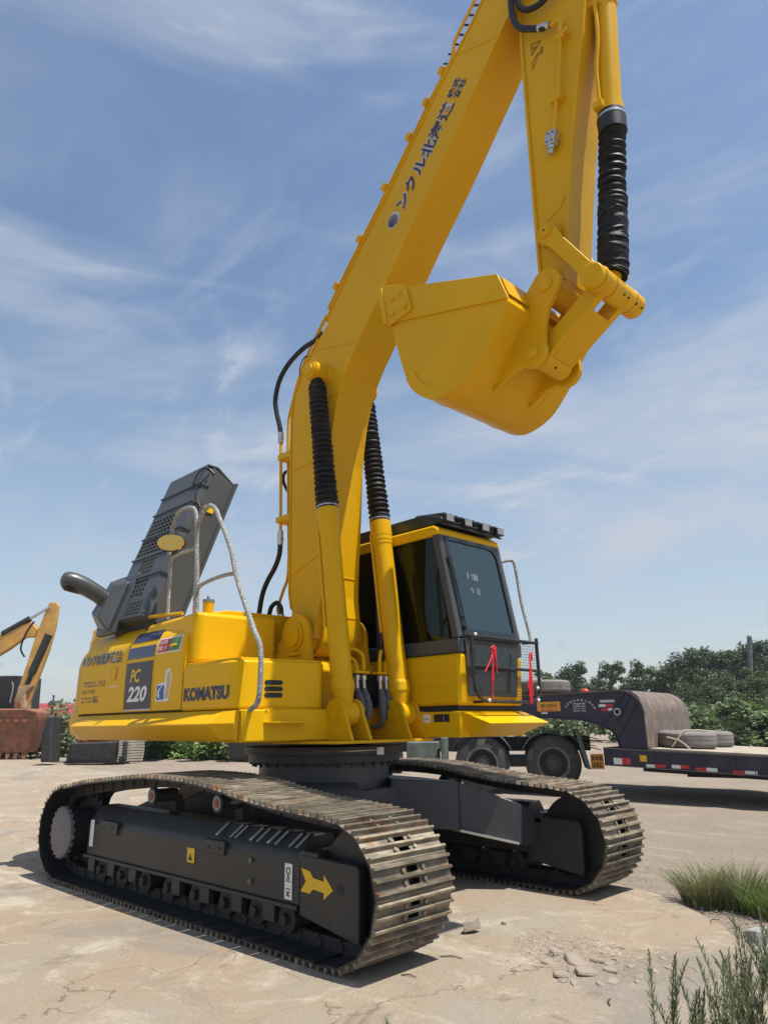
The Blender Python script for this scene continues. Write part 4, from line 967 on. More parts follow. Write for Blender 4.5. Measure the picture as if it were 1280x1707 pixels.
for s in (-1, 1):
    y0 = YC+s*.212
    q = [(-.23, 2.58), (.28, 2.58), (.25, 2.12), (-.13, 2.12)]
    hull8(b, [(p[0], y0, p[1]) for p in q], [(p[0]*.9+.02, y0+s*(.001 if p[1] > 2.5 else .10), p[1]) for p in q])
part('boom_foot', b, YEL, boom, .006)
b = NB()   # head of the boom cylinders: through pin bosses
TPP = (.29, 4.80)
for s in (-1, 1):
    y0 = YC+s*.215
    rings(b, [(TPP[0], y0, TPP[1]), (TPP[0], y0+s*.035, TPP[1]), (TPP[0], y0+s*.05, TPP[1])], [.115, .105, .08], 28)
part('pin_boss', b, YEL, boom)
# lettering on the boom
bd = Vector((math.cos(R(48)), 0, math.sin(R(48)))); bu = Vector((-bd.z, 0, bd.x))
company(boom, Vector((1.28, YC-.2165, 6.10))-bu*.105-bd*.05, bd, bu, .176)
# boom cylinders
def bellows(b, p0, p1, r0, r1, n, rin=.76, jitter=.0):
    p0, p1 = Vector(p0), Vector(p1); P, Q = [], []
    for i in range(n*4+1):
        t = i/(n*4); w = math.sin(2*PI*t*n)*.5+.5; w = w**.7
        rr_ = (r0+(r1-r0)*t); P.append(p0+(p1-p0)*t+Vector((rnd.uniform(-1, 1), rnd.uniform(-1, 1), 0))*jitter); Q.append(rr_*(rin+(1-rin)*w)*(1+rnd.uniform(-.02, .02)))
    rings(b, P, Q, 20)
for s in (-1, 1):
    y = YC+s*.34
    lo_ = Vector((FP[0], y, FP[1])); hi_ = Vector((TPP[0]-.01, y, TPP[1])); ax = (hi_-lo_).normalized(); Ln = (hi_-lo_).length
    at = lambda d: lo_+ax*d
    dz = 1.87
    b = NB()
    rings(b, [at(.06), at(.16), at(.18), at(.20), at(.27), at(.28), at(.30), at(1.62), at(1.63), at(1.66), at(1.67), at(1.71), at(1.715), at(dz)], [.07, .09, .095, .105, .105, .102, .094, .094, .099, .099, .103, .103, .106, .108], 32)
    cyl(b, at(.80), at(.815), .097, 28)
    cy = up('boom_cylinder', b, YEL, sa=12)
    b = NB(); rings(b, [at(dz), at(dz+.02)], .104, 28); rings(b, [at(dz+.03), at(dz+.05)], .105, 28); part('boot_clamp', b, BLK, cy)
    b = NB(); rings(b, [at(dz+.02), at(dz+.03)], .1065, 28); rings(b, [at(Ln-.145), at(Ln-.13)], .062, 20); part('clamp_band', b, CHR, cy)
    b = NB(); bellows(b, at(dz+.05), at(Ln-.15), .112, .092, 24, .74, .0015); rings(b, [at(Ln-.15), at(Ln-.09)], .06, 20); part('rod_boot', b, BOOT, cy, label='black ribbed rubber boot')
    b = NB(); cyl(b, at(Ln-.13), at(Ln), .045, 16); cyl(b, hi_+Vector((0, -.075, 0)), hi_+Vector((0, .075, 0)), .105, 28)
    rings(b, [hi_+Vector((0, s*.075, 0)), hi_+Vector((0, s*.095, 0)), hi_+Vector((0, s*.097, 0)), hi_+Vector((0, s*.115, 0))], [.09, .09, .065, .062], 24); part('rod_eye', b, YEL, cy)
    # steel feed pipe behind each cylinder
    b = NB(); off = Vector((-.06, .09*(-1 if s > 0 else -1), 0))
    rings(b, [at(.75)+off, at(1.72)+off, at(1.78)+off*.8], .014, 8); part('feed_pipe', b, YEL, cy)
# elbow pipes and sleeved hoses between the cylinders
def hose_pair(y, s):
    b = NB()
    x0 = .60
    tube(b, [(x0-.10, y-s*.16, 1.98), (x0-.02, y-s*.12, 1.99), (x0+.03, y-s*.06, 1.94), (x0+.04, y-s*.04, 1.86), (x0+.05, y-s*.04, 1.80)], .018, 8, 5)
    tube(b, [(x0-.06, y-s*.20, 1.90), (x0+.0, y-s*.17, 1.91), (x0+.05, y-s*.14, 1.87), (x0+.06, y-s*.13, 1.80), (x0+.06, y-s*.13, 1.76)], .018, 8, 5)
    box(b, x0+.02, x0+.09, min(y-s*.19, y+s*.0), max(y-s*.19, y+s*.0), 1.79, 1.815)
    hp = up('elbow_pipe', b, YEL)
    b = NB()
    for (yy) in (y-s*.04, y-s*.13):
        cyl(b, (x0+.055, yy, 1.775), (x0+.06, yy, 1.745), .028, 8); cyl(b, (x0+.06, yy, 1.745), (x0+.075, yy, 1.66), .018, 10)
    part('hose_fitting', b, CHR, hp)
    b = NB()
    for k, yy in enumerate((y-s*.04, y-s*.13)):
        P = smooth([(x0+.075, yy, 1.67), (x0+.10, yy+.01, 1.58), (x0+.12, yy+.015, 1.48), (x0+.11, yy-s*.02, 1.40), (x0+.06, yy-s*.07, 1.36), (x0, yy-s*.12, 1.36)], 6)
        rings(b, P, [.022+.012*math.sin(min(1, i/12)*PI*.5)+rnd.uniform(-.003, .003) for i in range(len(P))], 10)
    part('sleeved_hose', b, SLEEVE, hp)
hose_pair(YC-.34+.27, -1) if False else None
def hoses(ya, xs):
    for yy, zt in ya: pass
for (ya, yb, side) in ((-.155, -.075, 1), (.125, .20, -1)):
    b = NB(); x0 = .62
    for k, yy in enumerate((ya, yb)):
        zt = 2.0-.07*(k if side < 0 else 1-k)
        tube(b, [(x0-.12, yy-side*.13, zt), (x0-.05, yy-side*.08, zt+.01), (x0, yy-side*.02, zt-.03), (x0+.01, yy, zt-.10), (x0+.01, yy, 1.79)], .017, 8, 5)
    box(b, x0-.03, x0+.04, min(ya, yb)-.05, max(ya, yb)+.05, 1.79, 1.812)
    hp = up('elbow_pipe', b, YEL, .002)
    b = NB()
    for yy in (ya, yb):
        cyl(b, (x0+.012, yy, 1.775), (x0+.012, yy, 1.735), .027, 8); cyl(b, (x0+.012, yy, 1.735), (x0+.02, yy, 1.65), .018, 10)
    part('hose_fitting', b, CHR, hp)
    b = NB()
    for k, yy in enumerate((ya, yb)):
        P = smooth([(x0+.02, yy, 1.66), (x0+.035, yy+.01, 1.58), (x0+.05, yy+.01+.015*side, 1.48), (x0+.05, yy, 1.40), (x0+.01, yy-side*.01, 1.345), (x0-.10, yy-side*.0, 1.33)], 7)
        rings(b, P, [.021+.016*math.sin(PI*min(1, i/22))+rnd.uniform(-.0035, .0035) for i in range(len(P))], 12)
    part('sleeved_hose', b, SLEEVE, hp)

# pipes and hoses along the back of the boom
b = NB()
tube(b, [(-.49, -.25, 4.30), (-.47, -.25, 3.8), (-.45, -.25, 3.27)], .017, 8, 2)
tube(b, [(.15, -.15, 5.63), (-.10, -.15, 5.37), (-.31, -.15, 5.08), (-.46, -.15, 4.72), (-.50, -.15, 4.47), (-.46, -.15, 3.6), (-.43, -.15, 2.9), (-.52, -.15, 2.68), (-.60, -.15, 2.52), (-.55, -.15, 2.42)], .016, 8, 5)
tube(b, [(.22, -.02, 5.60), (-.10, -.02, 5.25), (-.32, -.02, 4.9), (-.40, -.02, 4.47), (-.38, -.02, 3.6), (-.34, -.02, 2.75), (-.40, -.02, 2.55), (-.33, -.02, 2.40)], .016, 8, 5)
for z in (4.12, 3.42): box(b, -.50, -.27, -.28, .0, z-.03, z+.03)
bp1 = part('boom_pipe', b, YEL, boom)
b = NB()
dU = Vector((.70, 0, .72)).normalized()
for yy, o in ((-.22, .03), (-.12, .05), (.0, .05), (.12, .05)):
    nU = Vector((-dU.z, 0, dU.x))
    P = [Vector((.28, yy, 5.60)), Vector((.63, yy, 5.98)), Vector((1.08, yy, 6.43)), Vector((1.47, yy, 6.84)), Vector((1.84, yy, 7.24)), Vector((2.10, yy, 7.48))]
    P = [p+nU*o for p in P]
    if yy == -.22: P += [Vector((2.13, yy, 7.62)), Vector((2.16, yy, 7.72)), Vector((2.45, yy, 8.02)), Vector((2.6, yy, 8.2))]
    else: P += [Vector((2.5, yy, 7.85))+nU*o]
    tube(b, P, .016, 8, 3)
part('boom_pipe', b, YEL, boom)
b = NB()
for (x, z) in ((.45, 5.78), (.82, 6.16), (1.20, 6.57), (1.56, 6.95), (1.80, 7.20), (2.02, 7.42)):
    m4 = Matrix.Translation((x-.05, 0, z+.05)) @ Matrix.Rotation(-R(46), 4, 'Y')
    box(b, -.04, .04, -.26, .16, -.05, .012, m4); cyl(b, m4 @ Vector((0, -.17, .01)), m4 @ Vector((0, -.17, .045)), .014, 8); cyl(b, m4 @ Vector((0, .05, .01)), m4 @ Vector((0, .05, .045)), .014, 8)
part('pipe_clamp', b, YEL, boom, .003)
b = NB()
for i in range(14):
    p = Vector((1.98+.065*i, -.20, 7.46+.066*i)); cyl(b, p, p+Vector((-.06, 0, .05)), .010, 6)
part('spiral_guard_end', b, RUB, boom)
b = NB(); tube(b, [(.24, -.25, 5.36), (.12, -.26, 5.30), (-.10, -.27, 5.28), (-.35, -.27, 5.20), (-.52, -.27, 5.06), (-.59, -.27, 4.86), (-.58, -.26, 4.70), (-.52, -.25, 4.50), (-.495, -.25, 4.36)], .027, 10, 6)
part('hydraulic_hose', b, RUB, boom)
b = NB(); tube(b, [(-.45, -.25, 3.18), (-.46, -.25, 3.05), (-.52, -.26, 2.92), (-.64, -.27, 2.78), (-.72, -.27, 2.64), (-.77, -.27, 2.42)], .026, 10, 6)
part('hydraulic_hose', b, RUB, boom)
b = NB(); tube(b, [(-.66, -.22, 2.40), (-.62, -.22, 2.52), (-.52, -.22, 2.56), (-.45, -.22, 2.50), (-.44, -.22, 2.42)], .024, 10, 6)
part('hydraulic_hose', b, RUB, boom)
b = NB(); tube(b, [(-.50, -.1, 4.02), (-.62, -.1, 4.02), (-.62, -.1, 3.9), (-.50, -.08, 3.72), (-.40, -.06, 3.62)], .018, 8, 6)
hh = part('hydraulic_hose', b, RUB, boom)
b = NB(); tube(b, [(.02, -.24, 5.14), (-.10, -.25, 5.18), (-.18, -.25, 5.08), (-.16, -.25, 4.95)], .007, 6, 6); part('grease_hose', b, RUB, boom)
b = NB()
for p, q, r in (((.30, -.25, 5.43), (.22, -.25, 5.35), .032), ((-.495, -.25, 4.42), (-.49, -.25, 4.30), .031), ((-.45, -.25, 3.30), (-.45, -.25, 3.15), .031), ((-.44, -.22, 2.43), (-.44, -.22, 2.33), .034)):
    cyl(b, p, q, r, 12); m_ = (Vector(p)+Vector(q))/2; cyl(b, m_, m_+(Vector(q)-Vector(p))*.2, r*1.2, 6)
part('hose_coupling', b, CHR, hh)

# ================================================================== ARM
arm_prof = [(2.86, 4.70), (2.86, 5.4), (2.865, 6.2), (2.87, 6.9), (2.88, 7.4), (2.90, 8.1), (2.98, 8.5), (3.15, 8.9), (3.32, 9.0), (3.50, 8.75), (3.55, 7.8), (3.50, 7.0), (3.455, 6.68), (3.365, 6.28), (3.25, 5.69), (3.18, 5.24), (3.13, 4.92), (3.08, 4.58), (3.02, 4.47), (2.93, 4.45), (2.87, 4.52)]
b = NB(); prism(b, arm_prof, YC-.16, YC+.16)
arm = up('arm', b, YEL, .004, sa=28)
b = NB(); strip([p for p in arm_prof[:6]], 0, -.02, .004, YC-.178, YC+.178); strip(arm_prof[10:18], 0, -.02, .004, YC-.178, YC+.178); part('arm_flange_plate', b, YEL, arm)
b = NB(); seam((2.88, 5.12), (3.10, 5.22), YC-.162, .008); seam((3.10, 5.22), (3.14, 5.3), YC-.162, .008); part('weld_seam', b, YEL, arm)
b = NB()   # lower cross boss
cyl(b, (2.955, YC-.19, 4.55), (2.955, YC+.19, 4.55), .115, 32); cyl(b, (2.99, YC-.20, 5.01), (2.99, YC+.20, 5.01), .10, 28); part('arm_boss', b, YEL, arm)
b = NB()   # side pipe with elbow
tube(b, [(3.20, -.27, 6.92), (3.27, -.27, 6.93), (3.29, -.265, 6.88), (3.27, -.26, 6.80)], .022, 8, 4)
tube(b, [(3.28, -.26, 6.82), (3.255, -.26, 6.65), (3.22, -.26, 6.37), (3.19, -.26, 6.20)], .017, 8, 4)
tube(b, [(3.185, -.26, 6.20), (3.17, -.26, 6.12), (3.125, -.26, 5.88)], .016, 8, 4)
box(b, 3.24, 3.32, -.28, -.21, 6.73, 6.79); box(b, 3.13, 3.22, -.285, -.21, 6.16, 6.21)
for p in ((3.33, 6.76), (3.22, 6.185)): cyl(b, (p[0], -.29, p[1]), (p[0], -.24, p[1]), .018, 8)
ap = part('arm_pipe', b, YEL, arm, .002)
b = NB()
m4 = Matrix.Translation((3.11, -.265, 5.83)) @ Matrix.Rotation(R(13), 4, 'Y')
box(b, -.042, .042, -.035, .035, -.06, .06, m4); box(b, -.048, .048, -.04, .04, -.015, .01, m4)
cyl(b, m4 @ Vector((0, 0, -.06)), m4 @ Vector((0, 0, -.09)), .034, 12); cyl(b, m4 @ Vector((0, 0, -.09)), m4 @ Vector((0, 0, -.13)), .024, 10)
vb = part('valve_block', b, CHR, arm, .004)
b = NB()
for dx in (-.022, .022):
    for dz in (-.035, .035): cyl(b, m4 @ Vector((dx, -.035, dz)), m4 @ Vector((dx, -.037, dz)), .008, 8)
part('valve_port', b, DFILL, vb)
b = NB()
tube(b, [(2.90, -.30, 7.9), (2.86, -.30, 7.5), (2.87, -.30, 7.27), (2.93, -.30, 7.12), (3.02, -.30, 7.03), (3.12, -.295, 6.95), (3.17, -.29, 6.93)], .028, 10, 6)
tube(b, [(2.93, -.29, 7.8), (2.92, -.29, 7.45), (2.98, -.29, 7.29), (3.10, -.29, 7.22), (3.22, -.29, 7.24), (3.36, -.28, 7.4)], .026, 10, 6)
ah = part('arm_hose', b, RUB, arm)
b = NB(); cyl(b, (3.10, -.293, 6.965), (3.20, -.285, 6.925), .034, 12); part('hose_coupling', b, CHR, ah)
# faint warning stencil
b = NB()
tri = [Vector((3.00, YC-.1625, 7.0)), Vector((3.06, YC-.1625, 6.92)), Vector((2.94, YC-.1625, 6.90))]
tri = [Vector((2.97, YC-.1625, 6.97)), Vector((3.06, YC-.1625, 6.935)), Vector((2.965, YC-.1625, 6.85))]
for i in range(3): cyl(b, tri[i], tri[(i+1) % 3], .004, 4)
ring_disc(b, (2.995, YC-.162, 6.91), (2.995, YC-.164, 6.91), .014, .008, 12)
cyl(b, (2.99, YC-.1625, 6.80), (3.04, YC-.1625, 6.83), .005, 4); cyl(b, (3.055, YC-.1625, 6.79), (3.06, YC-.1625, 6.86), .004, 4); cyl(b, (3.07, YC-.1625, 6.79), (3.075, YC-.1625, 6.86), .004, 4)
for k in range(4): cyl(b, (2.95, YC-.1625, 6.78-.03*k), (3.05-.02*k, YC-.1625, 6.81-.03*k), .0022, 4)
part('warning_stencil', b, mat('brown_stencil', (.12, .05, .02), .6), arm)
# bucket cylinder
b = NB(); pb0 = Vector((3.64, YC, 7.9)); pb1 = Vector((3.515, YC, 5.92))
at2 = lambda t: pb0+(pb1-pb0)*t
rings(b, [at2(0), at2(.96), at2(.961), at2(1.0)], [.088, .088, .098, .100], 32)
bc = up('bucket_cylinder', b, YEL)
b = NB(); rings(b, [at2(.445), at2(.47)], .098, 28); box(b, 3.44, 3.52, YC-.14, YC-.02, 5.93, 5.99); box(b, 3.49, 3.60, YC-.13, YC-.05, 6.93, 6.99); part('cylinder_clamp', b, YEL, bc, .003)
b = NB(); tube(b, [(3.58, YC-.13, 7.9), (3.555, YC-.12, 7.02), (3.545, YC-.12, 6.6), (3.50, YC-.12, 6.3), (3.49, YC-.11, 5.95)], .016, 8, 4); part('cylinder_pipe', b, YEL, bc)
b = NB(); rings(b, [pb1, pb1-Vector((0, 0, .04))], .104, 28); rings(b, [pb1-Vector((0, 0, .05)), pb1-Vector((.0, 0, .18))], [.112, .108], 24); part('boot_clamp', b, BLK, bc)
b = NB(); rings(b, [pb1-Vector((0, 0, .035)), pb1-Vector((0, 0, .055))], .113, 28); part('clamp_band', b, CHR, bc)
b = NB(); bellows(b, (3.505, YC, 5.76), (3.44, YC, 5.12), .105, .110, 10, .72, .003); bellows(b, (3.44, YC, 5.125), (3.38, YC, 4.54), .112, .120, 17, .86, .004); part('rod_boot', b, BOOT, bc, label='black ribbed rubber boot')
b = NB(); P3 = Vector((3.36, YC, 4.41)); cyl(b, (3.40, YC, 4.56), P3, .05, 16); cyl(b, P3+Vector((0, -.09, 0)), P3+Vector((0, .09, 0)), .098, 24); part('rod_eye', b, YEL, bc)
# tipping levers
PL = Vector((2.99, 0, 5.01))
for s in (-1, 1):
    y = YC+s*.22
    b = NB(); d = Vector((P3.x-PL.x, P3.z-PL.z)); dn = d.normalized(); nn = Vector((-dn.y, dn.x)); pr = []
    c0 = Vector((PL.x, PL.z)); c1 = Vector((P3.x, P3.z)); a0 = math.atan2(dn.y, dn.x)
    for k in range(9): a = a0+R(90+22.5*k); pr.append(c0+Vector((math.cos(a), math.sin(a)))*.082)
    pr += [c0+dn*.16-nn*.058, c1-dn*.16-nn*.058]
    for k in range(9): a = a0+R(-90+22.5*k); pr.append(c1+Vector((math.cos(a), math.sin(a)))*.10)
    pr += [c1-dn*.16+nn*.058, c0+dn*.16+nn*.058]
    prism(b, [(p.x, p.y) for p in pr], y-.02, y+.02); lv_ = up('tipping_lever', b, YEL, .006)
    b = NB()
    for c, r in ((c0, .056), (c1, .062)):
        rings(b, [(c.x, y+s*.02, c.y), (c.x, y+s*.032, c.y), (c.x, y+s*.034, c.y), (c.x, y+s*.046, c.y)], [r, r, r*.8, r*.76], 24)
    part('pin_cap', b, YEL, lv_)
    b = NB(); 
    for c in (c0, c1): cyl(b, (c.x, y+s*.046, c.y), (c.x, y+s*.0475, c.y), .010, 8)
    part('pin_hole', b, DFILL, lv_)
# H link
P2 = Vector((2.79, 0, 4.04))
b = NB()
cyl(b, (P3.x, YC-.31, P3.z), (P3.x, YC-.242, P3.z), .092, 28)
for y0, y1 in ((-.198, -.094), (.094, .198), (.242, .33)): cyl(b, (P3.x, YC+y0, P3.z), (P3.x, YC+y1, P3.z), .096, 28)
cyl(b, (P2.x, YC-.165, P2.z), (P2.x, YC+.165, P2.z), .092, 28)
d = (P3-P2); d.y = 0; dn = d.normalized(); nn = Vector((-dn.z, 0, dn.x))
for s in (-1, 1):
    y = YC+s*.135
    A = [P2+dn*.03+nn*.07, P2+dn*.03-nn*.07, P3-dn*.06-nn*.075, P3-dn*.06+nn*.075]
    hull8(b, [(p.x, y-.03, p.z) for p in A], [(p.x, y+.03, p.z) for p in A])
A = [P2+dn*.06-nn*.075, P2+dn*.06-nn*.045, P3-dn*.18-nn*.045, P3-dn*.18-nn*.075]
hull8(b, [(p.x, YC-.12, p.z) for p in A], [(p.x, YC+.12, p.z) for p in A])
hl = up('bucket_link', b, YEL, .01)
b = NB(); q = P2+dn*.0; cyl(b, (q.x+.055, YC-.03, q.z-.07), (q.x+.060, YC-.03, q.z-.075), .012, 8)
for yy in (.02, .08, .20, .28): cyl(b, (P3.x+.075, YC+yy, P3.z-.058), (P3.x+.078, YC+yy, P3.z-.062), .011, 8)
part('grease_port', b, DFILL, hl)
# bucket
BW = .53
bprof = [(2.74, 4.58), (2.815, 4.34), (2.62, 4.09), (2.45, 3.91), (2.34, 3.845), (2.24, 3.812), (2.14, 3.80), (2.04, 3.82), (1.95, 3.865), (1.86, 3.94), (1.80, 4.02), (1.74, 4.15), (1.66, 4.42), (1.585, 4.68)]
wrap_o = smooth([(p[0], p[1], 0) for p in bprof[1:]], 3)
wrap_o = [Vector((2.74, 4.58, 0))]+wrap_o
b = NB()
ctr = Vector((2.2, 4.35, 0))
def inner_pts(P, t, ctr=ctr):
    out = []
    for i, p in enumerate(P):
        a = P[max(i-1, 0)]; c = P[min(i+1, len(P)-1)]; tt = (c-a).normalized(); n = Vector((tt.y, -tt.x, 0))
        if (ctr-p).dot(n) < 0: n = -n
        out.append(p+n*t)
    return out
wi = inner_pts(wrap_o, .022)
pw = [(p.x, p.y) for p in wrap_o]+[(p.x, p.y) for p in wi[::-1]]
vv = [[b.verts.new((x, y_, z)) for x, z in pw] for y_ in (YC-BW, YC+BW)]; nw = len(pw); hw_ = len(wrap_o)
for i in range(nw): b.faces.new((vv[0][i], vv[0][(i+1) % nw], vv[1][(i+1) % nw], vv[1][i]))
for q_ in vv:
    for i in range(hw_-1): b.faces.new((q_[i], q_[i+1], q_[nw-2-i], q_[nw-1-i]))
bucket = up('bucket', b, YEL, sa=40)
# side plates: full silhouette, slightly inside the wrapper edge
side = [(p.x, p.y) for p in wrap_o]+[(1.50, 4.95), (1.56, 5.03)]
for s in (-1, 1):
    b = NB(); y = YC+s*(BW-.002); hull8(b, [(p[0], y, p[1]) for p in side], [(p[0], y+s*.026, p[1]) for p in side]); sp_ = part('side_plate', b, YEL, bucket, .004)
    b = NB(); y2 = y+s*.026   # mouth strip, wear plate edge
    A = [(2.755, 4.585), (2.83, 4.33), (1.66, 4.70), (1.72, 4.925)]
    A = [(1.575, 4.70), (2.83, 4.355), (2.745, 4.60), (1.60, 5.03)]
    hull8(b, [(p[0], y2-s*.001, p[1]) for p in A], [(p[0], y2+s*.020, p[1]) for p in A]); part('mouth_strip', b, YEL, sp_, .004)
    b = NB()
    low = [(p.x, p.y) for p in wrap_o if p.y < 4.12]
    up_ = []
    for p in low: v = Vector((2.12-p[0], 4.25-p[1])); v.normalize(); up_.append((p[0]+v.x*.10, p[1]+v.y*.10))
    ring = low+up_[::-1]; ys_ = (y2-s*.001, y2+s*.010); vv = [[b.verts.new((p[0], q_, p[1])) for p in ring] for q_ in ys_]; nw = len(ring); hw_ = len(low)
    for i in range(nw): b.faces.new((vv[0][i], vv[0][(i+1) % nw], vv[1][(i+1) % nw], vv[1][i]))
    for q_ in vv:
        for i in range(hw_-1): b.faces.new((q_[i], q_[i+1], q_[nw-2-i], q_[nw-1-i]))
    part('wear_plate', b, YEL, sp_)
    # side cutter with bolts
    b = NB(); y3 = y2+s*.021
    A = [(1.50, 5.095), (1.77, 4.985), (1.815, 4.93), (1.87, 4.71), (1.845, 4.685), (1.60, 4.655), (1.545, 4.72)]
    hull8(b, [(p[0], y3-s*.004, p[1]) for p in A], [(p[0], y3+s*.022, p[1]) for p in A])
    A = [(1.55, 4.70), (1.60, 4.66), (1.53, 5.06), (1.47, 5.06)]
    hull8(b, [(p[0], y3-s*.05, p[1]) for p in A], [(p[0], y3+s*.035, p[1]) for p in A])
    sc_ = part('side_cutter', b, YEL, bucket, .006)
    b = NB()
    for p in ((1.66, 4.89), (1.74, 4.90), (1.655, 4.74), (1.81, 4.75)): cyl(b, (p[0], y3+s*.02, p[1]), (p[0], y3+s*.042, p[1]), .022, 6)
    part('cutter_bolt', b, YEL, sc_)
b = NB(); hull8(b, [(1.57, YC-BW, 4.64), (1.60, YC-BW, 4.64), (1.56, YC-BW, 5.0), (1.50, YC-BW, 5.0)], [(1.57, YC+BW, 4.64), (1.60, YC+BW, 4.64), (1.56, YC+BW, 5.0), (1.50, YC+BW, 5.0)]); part('cutting_edge', b, YEL, bucket)
TOOTH = mat('worn_tooth_steel', (.30, .28, .24), .4, metal=.5, var=.2)
for i in range(5):
    y = YC-BW+.06+(2*BW-.12)*i/4
    b = NB(); hull8(b, [(1.505, y-.05, 4.90), (1.60, y-.05, 4.90), (1.60, y+.05, 4.90), (1.505, y+.05, 4.90)], [(1.385, y-.035, 5.13), (1.40, y-.035, 5.14), (1.40, y+.035, 5.14), (1.385, y+.035, 5.13)]); part('bucket_tooth', b, TOOTH, bucket, .004)
# ears
P1 = Vector((2.955, 0, 4.55))
for s in (-1, 1):
    y = YC+s*.235
    b = NB()
    pr = [(2.50, 4.02)]
    arc1 = [(P1.x+.13*math.cos(R(a)), P1.z+.13*math.sin(R(a))) for a in range(150, -31, -20)]
    arc2 = [(P2.x+.125*math.cos(R(a)), P2.z+.125*math.sin(R(a))) for a in range(20, -141, -20)]
    pr = [(2.66, 4.44), (2.78, 4.55)]+arc1+[(2.97, 4.36), (2.92, 4.22)]+arc2+[(2.52, 3.93), (2.42, 3.90), (2.60, 4.15)]
    prism(b, pr, y-.024, y+.024); er = part('hinge_ear', b, YEL, bucket, .006)
    b = NB()
    for c in (P1, P2):
        rings(b, [(c.x, y+s*.024, c.z), (c.x, y+s*.040, c.z), (c.x, y+s*.043, c.z)], [.064, .062, .055], 24)
    part('pin_cap', b, YEL, er)
b = NB(); hull8(b, [(2.70, YC-.21, 4.60), (2.86, YC-.21, 4.44), (2.84, YC-.21, 4.40), (2.68, YC-.21, 4.52)], [(2.70, YC+.21, 4.60), (2.86, YC+.21, 4.44), (2.84, YC+.21, 4.40), (2.68, YC+.21, 4.52)])
for s in (-1, 1):   # torsion gusset ribs running over the bucket back
    y = YC+s*.235
    q = [(2.70, 4.13), (2.55, 3.99), (2.40, 3.87), (2.42, 3.845), (2.58, 3.935), (2.74, 4.06)]
    hull8(b, [(p[0], y-.014, p[1]) for p in q], [(p[0], y+.014, p[1]) for p in q])
part('bucket_gusset', b, YEL, bucket, .006)
b = NB()
for yy in (-.16, .16):
    for i in range(2, len(wrap_o)-3):
        p, q = wrap_o[i], wrap_o[i+1]; cyl(b, (p.x, YC+yy*2.1, p.y), (q.x, YC+yy*2.1, q.y), .005, 6)
part('weld_seam', b, YEL, bucket)
b = NB(); hull8(b, [(2.742, YC-BW, 4.575), (2.80, YC-BW, 4.42), (2.81, YC-BW, 4.42), (2.755, YC-BW, 4.59)], [(2.742, YC+BW, 4.575), (2.80, YC+BW, 4.42), (2.81, YC+BW, 4.42), (2.755, YC+BW, 4.59)]); part('bucket_top_lip', b, YEL, bucket)

# ================================================================== TRAILER AND TRACTOR
TO = Vector((-2.116, 7.608, .09)); TR = R(6.0); KO = Vector((-2.199, 7.557, .095)); KR = R(34.1)
TRA = empty('lowbed_trailer', TO, TR); tag(TRA, 'dark indigo gooseneck lowbed trailer parked behind the excavator, with red and white reflector strips', 'trailer')
TRK = empty('tractor_unit', KO, KR); tag(TRK, 'dark truck chassis with double rear axle standing under the trailer gooseneck', 'truck')
# local axes: x along, y away from camera, z up
def tp(name, b, m, root, bev=.0, label=None, parent=None, sa=35): return part(name, b, m, parent or root, bev, label, None, sa)
def wheel(root, x, y, z=.52, r=.51, name='wheel'):
    b = NB(); w = .28
    rings(b, [(x, y, z), (x, y+.004, z), (x, y+.012, z), (x, y+.05, z), (x, y+.08, z), (x, y+w-.05, z), (x, y+w, z)], [r*.56, r*.60, r*.86, r*.965, r, r, r*.9], 44, cap=False)
    wh = part(name, b, TYRE, root)
    b = NB(); rings(b, [(x, y-.012, z), (x, y-.014, z), (x, y+.012, z), (x, y+.10, z)], [.295, .280, .268, .245], 36, cap=False)
    part('rim', b, RIM, wh)
    b = NB(); rings(b, [(x, y+.14, z), (x, y+.06, z), (x, y+.03, z), (x, y-.0, z), (x, y-.005, z)], [.16, .15, .085, .085, .06], 24)
    for k in range(10):
        a = 2*PI*k/10; c = Vector((x+.165*math.cos(a), y+.11, z+.165*math.sin(a))); cyl(b, c, c-Vector((0, .035, 0)), .016, 6)
    part('hub', b, mat('dark_hub', (.05, .045, .04), .7, var=.3, vscale=10), wh)
    b = NB(); rings(b, [(x, y+.118, z), (x, y+.12, z)], .24, 30); part('wheel_disc', b, mat('dark_wheel_disc', (.035, .03, .028), .75, var=.3, vscale=8), wh)
    return wh
wheel(TRK, -1.31, .0); wheel(TRK, .0, .0)
for x in (-1.31, 0): wheel(TRK, x, 1.75)
b = NB(); box(b, -6, .75, .70, .80, .72, .98); box(b, -6, .75, 1.30, 1.40, .72, .98); box(b, -1.6, .4, .30, 1.75, .45, .62); box(b, -.1, .1, .2, 1.9, .42, .6); box(b, -1.4, -1.2, .2, 1.9, .42, .6); tp('chassis_rail', b, TDARK, TRK)
b = NB(); box(b, -6.4, -4.4, .1, 2.2, .6, 2.4); box(b, -4.3, -4.0, .3, 2.0, .9, 1.9); tp('truck_cab', b, TDARK, TRK, .08)
b = NB(); box(b, -2.75, -2.15, .06, .6, .40, .92); box(b, -2.08, -1.98, .0, .55, .35, 1.0); tp('battery_box', b, MUDG, TRK, .02)
b = NB(); rings(b, [(-3.9, .35, .60), (-2.9, .35, .60)], .27, 24); tp('air_tank', b, TDARK, TRK)
